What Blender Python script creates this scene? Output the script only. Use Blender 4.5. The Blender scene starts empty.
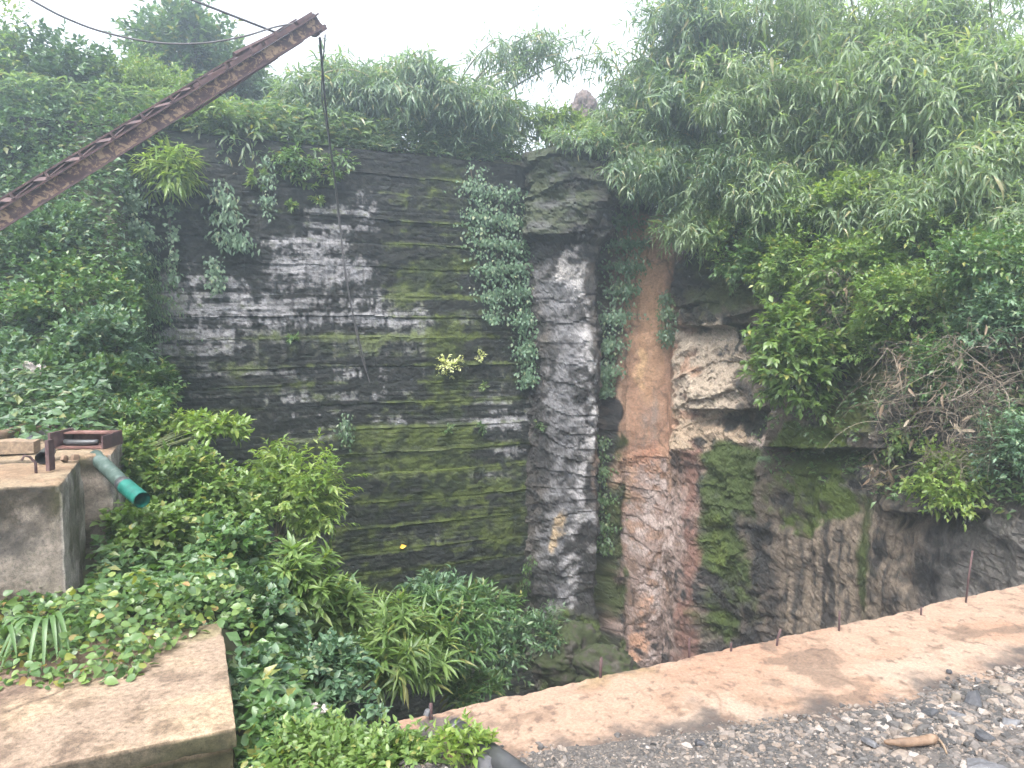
import bpy, math, random
import numpy as np
from mathutils import Vector, Matrix
from mathutils.bvhtree import BVHTree

S = bpy.context.scene
COL = S.collection
R = math.radians

# ------------------------------------------------------------------ camera
FPX, CAMZ, PITCH = 740.0, 1.6, math.atan(54 / 740.0)
cam_d = bpy.data.cameras.new('camera')
cam_d.sensor_width = 36.0
cam_d.lens = 36.0 * FPX / 1024.0
cam_d.clip_start, cam_d.clip_end = 0.05, 500
cam = bpy.data.objects.new('camera', cam_d)
cam.location = (0, 0, CAMZ)
cam.rotation_euler = (R(90) - PITCH, 0, 0)
COL.objects.link(cam)
S.camera = cam
# ------------------------------------------------------------------ sky, sun, exposure
SUN_EL, SUN_AZ = R(58), R(200)          # azimuth clockwise from +Y
w = bpy.data.worlds.new('World'); S.world = w; w.use_nodes = True
nt = w.node_tree
bg = nt.nodes['Background']
sky = nt.nodes.new('ShaderNodeTexSky')
sky.sky_type = 'NISHITA'; sky.sun_disc = False
sky.sun_elevation = SUN_EL; sky.sun_rotation = SUN_AZ
sky.dust_density = 6.0; sky.air_density = 1.0; sky.ozone_density = 1.0
hs = nt.nodes.new('ShaderNodeHueSaturation')
hs.inputs['Saturation'].default_value = 0.22
nt.links.new(sky.outputs[0], hs.inputs['Color'])
nt.links.new(hs.outputs[0], bg.inputs['Color'])
bg.inputs['Strength'].default_value = 0.15
sun_d = bpy.data.lights.new('sun', 'SUN')
sun_d.energy = 0.9; sun_d.angle = R(25); sun_d.color = (1.0, 0.96, 0.9)
sun = bpy.data.objects.new('sun', sun_d); COL.objects.link(sun)
sd = Vector((math.sin(SUN_AZ) * math.cos(SUN_EL), math.cos(SUN_AZ) * math.cos(SUN_EL), math.sin(SUN_EL)))
sun.rotation_euler = sd.to_track_quat('Z', 'Y').to_euler()
S.view_settings.view_transform = 'Standard'
S.view_settings.look = 'None'
S.view_settings.exposure = 2.22
S.view_settings.gamma = 1.0
S.render.engine = 'CYCLES'
cy = S.cycles
cy.use_denoising = True
cy.max_bounces = 6; cy.diffuse_bounces = 3; cy.glossy_bounces = 2
cy.transmission_bounces = 4; cy.transparent_max_bounces = 8; cy.volume_bounces = 2
cy.sample_clamp_indirect = 6.0
HAZE_DENSITY = 0.013

# ------------------------------------------------------------------ frames and helpers
TH = R(24)
AX, BX = np.array([math.cos(TH), math.sin(TH), 0]), np.array([-math.sin(TH), math.cos(TH), 0])
CAM = np.array([0, 0, CAMZ])

def ray(px, py):
    u, v = (px - 512) / FPX, (384 - py) / FPX
    return np.array([u, math.cos(PITCH) + v * math.sin(PITCH), -math.sin(PITCH) + v * math.cos(PITCH)])

def P(px, py, d):
    r = ray(px, py)
    return CAM + r * (d / r[1])

def W(a, b, z=0.0):
    """pit frame (a along the far wall, b towards it) to world"""
    a, b, z = np.broadcast_arrays(np.asarray(a, float), np.asarray(b, float), np.asarray(z, float))
    return a[..., None] * AX + b[..., None] * BX + z[..., None] * np.array([0, 0, 1.0])

def AB(p):
    p = np.asarray(p)
    return p[..., 0] * AX[0] + p[..., 1] * AX[1], p[..., 0] * BX[0] + p[..., 1] * BX[1]

def sst(e0, e1, x):
    t = np.clip((x - e0) / (e1 - e0), 0, 1)
    return t * t * (3 - 2 * t)

def _h(ix, iy, iz, seed):
    n = (ix.astype(np.int64) * 374761393 + iy.astype(np.int64) * 668265263 + iz.astype(np.int64) * 2147483647 + seed * 144665) & 0xffffffff
    n = ((n ^ (n >> 13)) * 1274126177) & 0xffffffff
    n = ((n ^ (n >> 16)) * 2246822519) & 0xffffffff
    n = n ^ (n >> 15)
    return (n & 0xffff) / 32767.5 - 1.0

def vn(x, y, z, seed=0):
    x, y, z = np.broadcast_arrays(np.asarray(x, float), np.asarray(y, float), np.asarray(z, float))
    xi, yi, zi = np.floor(x), np.floor(y), np.floor(z)
    xf, yf, zf = x - xi, y - yi, z - zi
    u, v, w_ = (f * f * (3 - 2 * f) for f in (xf, yf, zf))
    out = 0
    for dx in (0, 1):
        for dy in (0, 1):
            for dz in (0, 1):
                out = out + _h(xi + dx, yi + dy, zi + dz, seed) * (u if dx else 1 - u) * (v if dy else 1 - v) * (w_ if dz else 1 - w_)
    return out

def fbm(x, y, z, o=4, seed=0, g=0.5):
    t, amp, f, n = 0, 1.0, 1.0, 0
    for k in range(o):
        t = t + amp * vn(x * f, y * f, z * f, seed + 17 * k)
        n += amp; amp *= g; f *= 2.03
    return t / n * 1.6

def norm(v):
    return v / np.maximum(np.linalg.norm(v, axis=-1, keepdims=True), 1e-9)

def link(name, data, parent=None):
    o = bpy.data.objects.new(name, data); COL.objects.link(o)
    if parent is not None: o.parent = parent
    return o

def tag(o, label=None, cat=None, group=None, kind=None):
    if label: o['label'] = label
    if cat: o['category'] = cat
    if group: o['group'] = group
    if kind: o['kind'] = kind
    return o

def thing(name, label, cat, loc=(0, 0, 0), group=None):
    o = link(name, None); o.location = [float(c) for c in loc]
    o.empty_display_size = 0.1
    return tag(o, label, cat, group)

def mesh(name, co, faces, mat, parent=None, col=None, smooth=False, origin=None):
    """one mesh object from numpy vertices and a list of face arrays"""
    co = np.asarray(co, np.float32).reshape(-1, 3)
    if origin is not None: co = co - np.asarray(origin, np.float32)
    if not isinstance(faces, (list, tuple)): faces = [faces]
    faces = [np.asarray(f, np.int32) for f in faces if len(f)]
    me = bpy.data.meshes.new(name)
    me.vertices.add(len(co)); me.vertices.foreach_set('co', co.ravel())
    loops = np.concatenate([f.ravel() for f in faces])
    tot = np.concatenate([np.full(len(f), f.shape[1], np.int32) for f in faces])
    st = np.concatenate([[0], np.cumsum(tot)[:-1]]).astype(np.int32)
    me.loops.add(len(loops)); me.loops.foreach_set('vertex_index', loops)
    me.polygons.add(len(tot)); me.polygons.foreach_set('loop_start', st)
    me.polygons.foreach_set('use_smooth', np.full(len(tot), smooth))
    if col is not None:
        ca = me.color_attributes.new('Col', 'FLOAT_COLOR', 'POINT')
        c4 = np.ones((len(co), 4), np.float32); c4[:, :3] = np.clip(col, 0, 1)
        ca.data.foreach_set('color', c4.ravel())
    me.update(calc_edges=True)
    me.validate()
    if mat is not None: me.materials.append(mat)
    o = link(name, me, parent)
    if origin is not None and parent is None: o.location = [float(c) for c in origin]
    return o

def grid_faces(nu, nv, off=0):
    i, j = np.meshgrid(np.arange(nu - 1), np.arange(nv - 1), indexing='ij')
    k = i * nv + j
    return np.stack([k, k + nv, k + nv + 1, k + 1], -1).reshape(-1, 4) + off

class Acc:
    """collects vertices and faces of ONE part"""
    def __init__(s): s.co, s.t3, s.t4, s.n = [], [], [], 0
    def add(s, co, faces):
        co = np.asarray(co, float).reshape(-1, 3); f = np.asarray(faces, int)
        (s.t3 if f.shape[1] == 3 else s.t4).append(f + s.n)
        s.co.append(co); s.n += len(co)
    def box(s, c, ex, ey, ez, jit=0):
        """box about c with half-vectors ex, ey, ez"""
        c, ex, ey, ez = (np.asarray(q, float) for q in (c, ex, ey, ez))
        v = np.array([c + i * ex + j * ey + k * ez for i in (-1, 1) for j in (-1, 1) for k in (-1, 1)])
        s.add(v, [[0, 1, 3, 2], [4, 6, 7, 5], [0, 4, 5, 1], [2, 3, 7, 6], [0, 2, 6, 4], [1, 5, 7, 3]])
    def tube(s, pts, r0, r1=None, n=5, cap=True):
        pts = np.asarray(pts, float); m = len(pts)
        r1 = r0 if r1 is None else r1
        rr = np.linspace(r0, r1, m) if np.isscalar(r0) else np.asarray(r0)
        tg = norm(np.gradient(pts, axis=0))
        ref = np.array([0, 0, 1.0]) if abs(tg[0, 2]) < .9 else np.array([1.0, 0, 0])
        x = norm(np.cross(tg, ref)); y = np.cross(tg, x)
        an = np.arange(n) * 2 * math.pi / n
        v = pts[:, None] + rr[:, None, None] * (np.cos(an)[None, :, None] * x[:, None] + np.sin(an)[None, :, None] * y[:, None])
        k = np.arange(m - 1)[:, None] * n; j = np.arange(n)[None]
        f = np.stack([k + j, k + (j + 1) % n, k + n + (j + 1) % n, k + n + j], -1).reshape(-1, 4)
        v = v.reshape(-1, 3)
        s.add(v, f)
        if cap:
            b = s.n - len(v)
            for ring, fl in ((0, 1), ((m - 1) * n, 0)):
                c = v[ring:ring + n].mean(0)
                ids = np.arange(n)
                s.co.append(c[None]); ci = s.n; s.n += 1
                tri = np.stack([np.full(n, ci), b + ring + (ids + (1 if fl else 0)) % n, b + ring + (ids + (0 if fl else 1)) % n], -1)
                s.t3.append(tri)
    def build(s, name, mat, parent=None, smooth=False, origin=None):
        if not s.n: return None
        fs = []
        if s.t4: fs.append(np.concatenate(s.t4))
        if s.t3: fs.append(np.concatenate(s.t3))
        return mesh(name, np.concatenate(s.co), fs, mat, parent, smooth=smooth, origin=origin)

# ------------------------------------------------------------------ materials
def new_mat(name):
    m = bpy.data.materials.new(name); m.use_nodes = True
    return m, m.node_tree, m.node_tree.nodes['Principled BSDF']

def noise_node(t, scale, detail=6, rough=.6, coord='Object', stretch=None, dist=0):
    tc = t.nodes.new('ShaderNodeTexCoord'); n = t.nodes.new('ShaderNodeTexNoise')
    n.inputs['Scale'].default_value = scale; n.inputs['Detail'].default_value = detail
    n.inputs['Roughness'].default_value = rough; n.inputs['Distortion'].default_value = dist
    if stretch:
        mp = t.nodes.new('ShaderNodeMapping'); mp.inputs['Scale'].default_value = stretch
        t.links.new(tc.outputs[coord], mp.inputs['Vector']); t.links.new(mp.outputs[0], n.inputs['Vector'])
    else:
        t.links.new(tc.outputs[coord], n.inputs['Vector'])
    return n

def ramp(t, src, stops):
    r = t.nodes.new('ShaderNodeValToRGB'); e = r.color_ramp.elements
    while len(e) < len(stops): e.new(0.5)
    for el, (p, c) in zip(e, stops):
        el.position = p; el.color = (*c, 1)
    t.links.new(src, r.inputs['Fac'])
    return r

def bump(t, b, src, strength, dist):
    n = t.nodes.new('ShaderNodeBump')
    n.inputs['Strength'].default_value = strength; n.inputs['Distance'].default_value = dist
    t.links.new(src, n.inputs['Height']); t.links.new(n.outputs[0], b.inputs['Normal'])

def mat_vc(name, fine=40, amt=(.55, 1.45), rough=.9, bs=.6, bd=.02, spec=.3):
    """surface whose stains sit in a vertex attribute, broken up by fine procedural grain"""
    m, t, b = new_mat(name)
    at = t.nodes.new('ShaderNodeAttribute'); at.attribute_name = 'Col'
    n = noise_node(t, fine, 8, .7)
    n2 = noise_node(t, fine * 4.3, 6, .75)
    av = t.nodes.new('ShaderNodeMath'); av.operation = 'MULTIPLY_ADD'; av.inputs[1].default_value = .45
    sc = t.nodes.new('ShaderNodeMath'); sc.operation = 'MULTIPLY'; sc.inputs[1].default_value = .55
    t.links.new(n.outputs['Fac'], sc.inputs[0]); t.links.new(n2.outputs['Fac'], av.inputs[0]); t.links.new(sc.outputs[0], av.inputs[2])
    r = ramp(t, av.outputs[0], [(.36, (amt[0],) * 3), (.64, (amt[1],) * 3)])
    mx = t.nodes.new('ShaderNodeMix'); mx.data_type = 'RGBA'; mx.blend_type = 'MULTIPLY'
    mx.clamp_result = False
    mx.inputs['Factor'].default_value = 1
    t.links.new(at.outputs['Color'], mx.inputs[6]); t.links.new(r.outputs[0], mx.inputs[7])
    t.links.new(mx.outputs[2], b.inputs['Base Color'])
    b.inputs['Roughness'].default_value = rough
    b.inputs['Specular IOR Level'].default_value = spec
    bump(t, b, av.outputs[0], bs, bd)
    return m

def mat_noise(name, stops, scale=8, rough=.8, metal=0, bs=.4, bd=.01, detail=8, stretch=None, spec=.4):
    m, t, b = new_mat(name)
    n = noise_node(t, scale, detail, .65, stretch=stretch)
    r = ramp(t, n.outputs['Fac'], stops)
    t.links.new(r.outputs[0], b.inputs['Base Color'])
    b.inputs['Roughness'].default_value = rough; b.inputs['Metallic'].default_value = metal
    b.inputs['Specular IOR Level'].default_value = spec
    if bs: bump(t, b, n.outputs['Fac'], bs, bd)
    return m

def mat_leaf(name, stops, trans=.3, rough=.45, spec=.5, tint=1.6):
    m, t, b = new_mat(name)
    g = t.nodes.new('ShaderNodeNewGeometry')
    r = ramp(t, g.outputs['Random Per Island'], stops)
    r.color_ramp.interpolation = 'LINEAR'
    t.links.new(r.outputs[0], b.inputs['Base Color'])
    b.inputs['Roughness'].default_value = rough
    b.inputs['Specular IOR Level'].default_value = spec
    tr = t.nodes.new('ShaderNodeBsdfTranslucent')
    mu = t.nodes.new('ShaderNodeMix'); mu.data_type = 'RGBA'; mu.blend_type = 'MULTIPLY'; mu.clamp_result = False
    mu.inputs['Factor'].default_value = 1; mu.inputs[7].default_value = (tint * 1.1, tint * 1.15, tint * .5, 1)
    t.links.new(r.outputs[0], mu.inputs[6]); t.links.new(mu.outputs[2], tr.inputs['Color'])
    ms = t.nodes.new('ShaderNodeMixShader'); ms.inputs[0].default_value = trans
    t.links.new(b.outputs[0], ms.inputs[1]); t.links.new(tr.outputs[0], ms.inputs[2])
    t.links.new(ms.outputs[0], t.nodes['Material Output'].inputs['Surface'])
    return m

M = {}
M['wall'] = mat_vc('mossy_wall', 34, (.3, 1.75), .85, .8, .02)
M['cliff'] = mat_vc('cliff_rock', 24, (.4, 1.6), .75, .9, .03)
M['soil'] = mat_noise('soil', [(.3, (.03, .024, .016)), (.6, (.085, .065, .042)), (.8, (.14, .11, .075))], 5, .95)
M['hill'] = mat_noise('leaf_litter_ground', [(.3, (.02, .022, .012)), (.6, (.05, .05, .026)), (.8, (.09, .075, .045))], 6, .95)
M['slab'] = mat_vc('red_concrete', 70, (.55, 1.4), .85, .5, .005)
M['block'] = mat_vc('old_concrete', 40, (.35, 1.6), .9, .8, .012)
M['gravel'] = mat_noise('gravel_dust', [(.3, (.03, .027, .026)), (.55, (.08, .07, .063)), (.8, (.16, .132, .11))], 90, .9, bs=.8, bd=.01)
def mat_stone():
    m, t, b = new_mat('slate_chips')
    g = t.nodes.new('ShaderNodeNewGeometry')
    r = ramp(t, g.outputs['Random Per Island'], [(0, (.024, .023, .022)), (.35, (.058, .053, .05)), (.6, (.112, .096, .085)), (.8, (.14, .108, .085)), (.96, (.18, .15, .125)), (1, (.26, .235, .215))])
    n = noise_node(t, 70, 5, .6)
    r2 = ramp(t, n.outputs['Fac'], [(.3, (.65,) * 3), (.7, (1.3,) * 3)])
    mx = t.nodes.new('ShaderNodeMix'); mx.data_type = 'RGBA'; mx.blend_type = 'MULTIPLY'; mx.inputs['Factor'].default_value = 1; mx.clamp_result = False
    t.links.new(r.outputs[0], mx.inputs[6]); t.links.new(r2.outputs[0], mx.inputs[7])
    t.links.new(mx.outputs[2], b.inputs['Base Color']); b.inputs['Roughness'].default_value = .75
    bump(t, b, n.outputs['Fac'], .4, .004)
    return m
M['stone'] = mat_stone()
M['slate'] = mat_noise('dark_slate', [(.3, (.02, .021, .024)), (.7, (.055, .055, .06))], 25, .6)
M['bluestone'] = mat_noise('blue_grey_stone', [(.3, (.055, .055, .06)), (.7, (.12, .118, .122))], 25, .7)
M['tanstone'] = mat_noise('tan_stone', [(.3, (.09, .075, .06)), (.7, (.19, .16, .13))], 22, .85)
M['rust'] = mat_noise('rusty_steel', [(.3, (.028, .017, .018)), (.5, (.06, .033, .034)), (.7, (.11, .065, .056))], 14, .85, bs=.5)
M['rustpink'] = mat_noise('flaking_red_steel', [(.3, (.035, .015, .012)), (.5, (.1, .045, .037)), (.75, (.24, .14, .12))], 9, .8, bs=.3)
def mat_paint():
    m, t, b = new_mat('flaking_paint_on_rust')
    n = noise_node(t, 11, 9, .75, stretch=(1, 1, 1.2), dist=.6)
    r = ramp(t, n.outputs['Fac'], [(.3, (.03, .017, .018)), (.48, (.06, .031, .032)), (.515, (.09, .045, .04)), (.545, (.27, .18, .11)), (.78, (.42, .32, .21))])
    t.links.new(r.outputs[0], b.inputs['Base Color']); b.inputs['Roughness'].default_value = .75
    bump(t, b, n.outputs['Fac'], .4, .01)
    return m
M['paint'] = mat_paint()
M['cable'] = mat_noise('dark_cable', [(.3, (.04, .038, .042)), (.7, (.1, .092, .09))], 30, .6, bs=0)
M['pipe'] = mat_noise('black_plastic', [(.3, (.018, .019, .02)), (.7, (.05, .05, .052))], 12, .42, bs=.1)
M['teal'] = mat_noise('teal_plastic', [(.3, (.0, .055, .042)), (.55, (.008, .11, .085)), (.75, (.05, .13, .1))], 12, .5, bs=.1)
M['tealfade'] = mat_noise('weathered_teal', [(.3, (.012, .022, .016)), (.52, (.035, .06, .05)), (.7, (.1, .12, .11))], 16, .7, bs=.2)
M['wood'] = mat_noise('weathered_wood', [(.3, (.08, .055, .035)), (.6, (.21, .15, .1)), (.8, (.3, .23, .16))], 8, .85, stretch=(6, 1, 6))
M['barkwood'] = mat_noise('tan_driftwood', [(.3, (.05, .03, .02)), (.55, (.15, .095, .06)), (.8, (.23, .165, .115))], 20, .7)
M['bark'] = mat_noise('stem_bark', [(.3, (.035, .03, .02)), (.7, (.11, .09, .06))], 10, .9)
M['greenstem'] = mat_noise('green_stem', [(.3, (.05, .07, .025)), (.7, (.12, .13, .05))], 10, .7)
M['culm'] = mat_noise('bamboo_culm', [(.3, (.1, .1, .045)), (.7, (.25, .22, .12))], 6, .5, bs=.1)
M['dry'] = mat_leaf('dry_straw', [(0, (.07, .055, .042)), (.5, (.14, .112, .088)), (1, (.24, .2, .16))], .15, .8, .2)
M['dryleaf'] = mat_leaf('dead_leaf', [(0, (.13, .09, .06)), (.5, (.22, .165, .12)), (1, (.3, .25, .19))], .2, .8, .2)
L = {}
L['bamboo'] = mat_leaf('bamboo_leaf', [(0, (.06, .105, .06)), (.5, (.1, .155, .085)), (.9, (.14, .195, .105)), (1, (.24, .21, .11))], .45, .36, .65)
L['bamboo_pale'] = mat_leaf('pale_bamboo_leaf', [(0, (.09, .145, .07)), (.5, (.15, .205, .11)), (.93, (.19, .245, .135)), (1, (.29, .25, .14))], .5, .36, .65)  # paleness from haze and sky reflection mixed into the leaf colour
L['dark'] = mat_leaf('dark_creeper_leaf', [(0, (.028, .065, .026)), (.5, (.052, .105, .042)), (.9, (.08, .135, .055)), (1, (.13, .14, .05))], .25, .4)
L['mid'] = mat_leaf('mid_green_leaf', [(0, (.035, .08, .025)), (.5, (.06, .12, .035)), (.9, (.09, .15, .045)), (1, (.19, .18, .05))], .3, .4)
L['light'] = mat_leaf('light_green_leaf', [(0, (.06, .11, .025)), (.5, (.1, .165, .04)), (.9, (.14, .2, .06)), (1, (.24, .23, .07))], .35, .42)
L['lime'] = mat_leaf('lime_leaf', [(0, (.08, .14, .025)), (.5, (.13, .2, .04)), (1, (.2, .25, .06))], .4, .42)
L['blue'] = mat_leaf('blue_green_leaf', [(0, (.035, .08, .04)), (.5, (.068, .125, .065)), (.9, (.1, .165, .09)), (1, (.2, .22, .12))], .28, .5)
L['ivy'] = mat_leaf('ivy_leaf', [(0, (.04, .085, .025)), (.5, (.075, .135, .04)), (.88, (.12, .18, .05)), (.96, (.2, .21, .05)), (1, (.26, .16, .07))], .3, .38)
L['white'] = mat_leaf('cream_petals', [(0, (.3, .34, .12)), (.5, (.5, .52, .25)), (1, (.65, .66, .42))], .3, .6)

# ------------------------------------------------------------------ terrain
BV_CO, BV_F, bvn = [], [], 0
def bv_add(co, nu, nv, st=4):
    """coarse copy of a grid, so that plants can be rooted on the surface"""
    global bvn
    g = np.asarray(co).reshape(nu, nv, 3)[::st, ::st]
    a_, b_ = g.shape[:2]
    BV_CO.append(g.reshape(-1, 3)); BV_F.append(grid_faces(a_, b_, bvn)); bvn += a_ * b_

def lerp(a, b, t): return a + (b - a) * t
def mixc(c, d, m): return c + (np.asarray(d) - c) * m[..., None]

# --- the coursed wall on the far side of the pit
WB = 13.0
def wall_pt(px, py):
    """where a line of sight meets the wall plane, in (a, z)"""
    r = ray(px, py); t = WB / (r @ BX)
    p = CAM + r * t
    return p @ AX, p[2]

def make_wall():
    na, nz = 480, 640
    a = np.linspace(-2.2, 6.62, na); z = np.linspace(-7.2, 4.72, nz)
    A_, Z = np.meshgrid(a, z, indexing='ij')
    rng = np.random.default_rng(3)
    edges = [-7.4]
    while edges[-1] < 4.9: edges.append(edges[-1] + rng.uniform(.3, .52))
    edges = np.array(edges)
    zw = Z + .03 * fbm(A_ * .5, Z * .0, 0, 3, 5) + .015 * fbm(A_ * 3, Z * 1.5, 0, 3, 7)
    k = np.clip(np.searchsorted(edges, zw) - 1, 0, len(edges) - 2)
    f = (zw - edges[k]) / (edges[k + 1] - edges[k])          # 0 bottom .. 1 top of a course
    step = rng.uniform(-.014, .02, len(edges))
    D = step[k] + .018 * (3.0 - Z)                             # battered, each course set a little proud
    D += .03 * np.exp(-((f - 0.0) / .06) ** 2) * sst(-.2, .6, fbm(A_ * .9, k * 3.1, 0, 3, 11))      # drip ledges
    D -= .018 * np.exp(-((f - .95) / .05) ** 2) * sst(-.5, .4, fbm(A_ * .8, k * 2.7, 0, 3, 12))
    D += .05 * fbm(A_ * .35, Z * .5, 0, 3, 21) + .018 * fbm(A_ * 3, Z * 4, 0, 5, 23) + .016 * fbm(A_ * 9, Z * 14, 0, 4, 25)
    # faint upright joints, staggered
    jw = .9 + .5 * _h(k, k * 0, k * 0, 3)
    ja = np.abs(((A_ + 3 * _h(k, k * 0 + 1, k * 0, 5)) / jw + .5) % 1 - .5) * jw
    joint = np.exp(-(ja / .02) ** 2)
    D -= .008 * joint
    rowf = (zw / .085 + .25 * fbm(A_ * .6, Z * .2, 3, 3, 26)) % 1
    D -= .008 * np.exp(-((rowf - .5) / .16) ** 2) * sst(-.2, .5, fbm(A_ * 1.1, Z * 2, 8, 3, 27))
    co = W(A_, WB - D, Z)
    # stains ---------------------------------------------------------
    st = fbm(A_ * .55, Z * 3.2, 1, 5, 31)                     # lying streaks
    pt = fbm(A_ * 7, Z * 7, 2, 5, 33, .6)                     # speckle
    dr = fbm(A_ * 9, Z * .9, 3, 4, 35)                         # runs
    bg_ = fbm(A_ * 1.1, Z * 1.4, 4, 4, 37)
    hf = fbm(A_ * 22, Z * 16, 6, 3, 39, .7)
    c = np.zeros(Z.shape + (3,)) + np.array([.009, .0095, .0085])
    c = mixc(c, [.036, .034, .032], sst(-.1, .9, .6 * pt + .6 * hf + .3 * bg_ + .4 * st) * .8)
    def box(px0, px1, py0, py1, soft=.25):
        a0, z1 = wall_pt(px0, py0); a1, z0 = wall_pt(px1, py1)
        a1 = wall_pt(px1, (py0 + py1) / 2)[0]
        zt_ = lerp(wall_pt(px0, py0)[1], wall_pt(px1, py0)[1], np.clip((A_ - a0) / (a1 - a0), 0, 1))
        zb_ = lerp(wall_pt(px0, py1)[1], wall_pt(px1, py1)[1], np.clip((A_ - a0) / (a1 - a0), 0, 1))
        return sst(a0 - soft, a0 + soft, A_) * sst(a1 + soft, a1 - soft, A_) * sst(zb_ - soft * .4, zb_ + soft * .4, Z) * sst(zt_ + soft * .4, zt_ - soft * .4, Z)
    pale = 1.1 * box(262, 350, 232, 252) + 1.25 * box(265, 375, 254, 284) + 1.2 * box(150, 250, 262, 288) + .95 * box(150, 430, 288, 325) \
        + .9 * box(160, 235, 328, 356) + .6 * box(150, 430, 326, 400) + .75 * box(340, 392, 190, 205) + .7 * box(300, 380, 205, 232) \
        + 1.0 * box(370, 545, 417, 428) + 1.0 * box(360, 545, 446, 457) + .85 * box(360, 545, 470, 477) + .6 * box(165, 470, 312, 326) + .6 * box(200, 450, 366, 378) + .5 * box(180, 400, 395, 440) + .5 * box(440, 545, 360, 440) + .25 * box(330, 545, 478, 560)
    row = np.floor(zw / .085 + .25 * fbm(A_ * .6, Z * .2, 3, 3, 26)); rowv = vn(A_ * .4, row * 7.31, 0, 61) + .5 * vn(A_ * 2.1, row * 5.17, 0, 63)
    cl = .62 * rowv + np.clip(pale, 0, 1.3) * 1.0 + .4 * st + .45 * pt + .4 * dr + .4 * hf - .8
    pm = sst(-.15, .45, cl) * sst(.02, .25, pale)
    pm *= 1 - .4 * joint
    c = mixc(c, np.array([.22, .212, .215]), pm * .9)
    # moss
    row = np.floor(zw / .085 + .25 * fbm(A_ * .6, Z * .2, 3, 3, 26)); rowv = vn(A_ * .4, row * 7.31, 0, 61) + .5 * vn(A_ * 2.1, row * 5.17, 0, 63)
    gm = 1.0 * box(385, 470, 150, 470, .5) + .75 * box(340, 545, 425, 620, .4) + .8 * box(400, 460, 260, 300, .2) + .8 * box(375, 470, 425, 500, .25) + .55 * box(160, 545, 330, 620, .5) + .3
    ledge = np.exp(-((f - .03) / .09) ** 2) + .8 * np.exp(-((f - .98) / .08) ** 2)
    mm = sst(.1, .75, gm * (.55 + .45 * bg_) + .3 * st + .4 * pt + .3 * hf + .45 * rowv + .3 * ledge * (gm + .2) - .38)
    gcol = mixc(np.zeros(Z.shape + (3,)) + np.array([.013, .019, .005]), [.05, .066, .01], sst(-.5, .8, pt + st * .6 + ledge * .6))
    c = c + (gcol - c) * (mm * .9)[..., None]
    # black runs from the top, damp foot
    blk = sst(.15, .8, dr + .3 * bg_) * .55
    c = c * (1 - blk * (1 - .35 * pm))[..., None]
    o = mesh('stone_wall', co.reshape(-1, 3), grid_faces(na, nz)[:, ::-1], M['wall'], col=c.reshape(-1, 3), smooth=False)
    tag(o, 'tall dark coursed wall with moss bands and pale bare patches across the far side of the pit', 'wall')
    bv_add(co, na, nz, 6)
make_wall()

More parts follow.
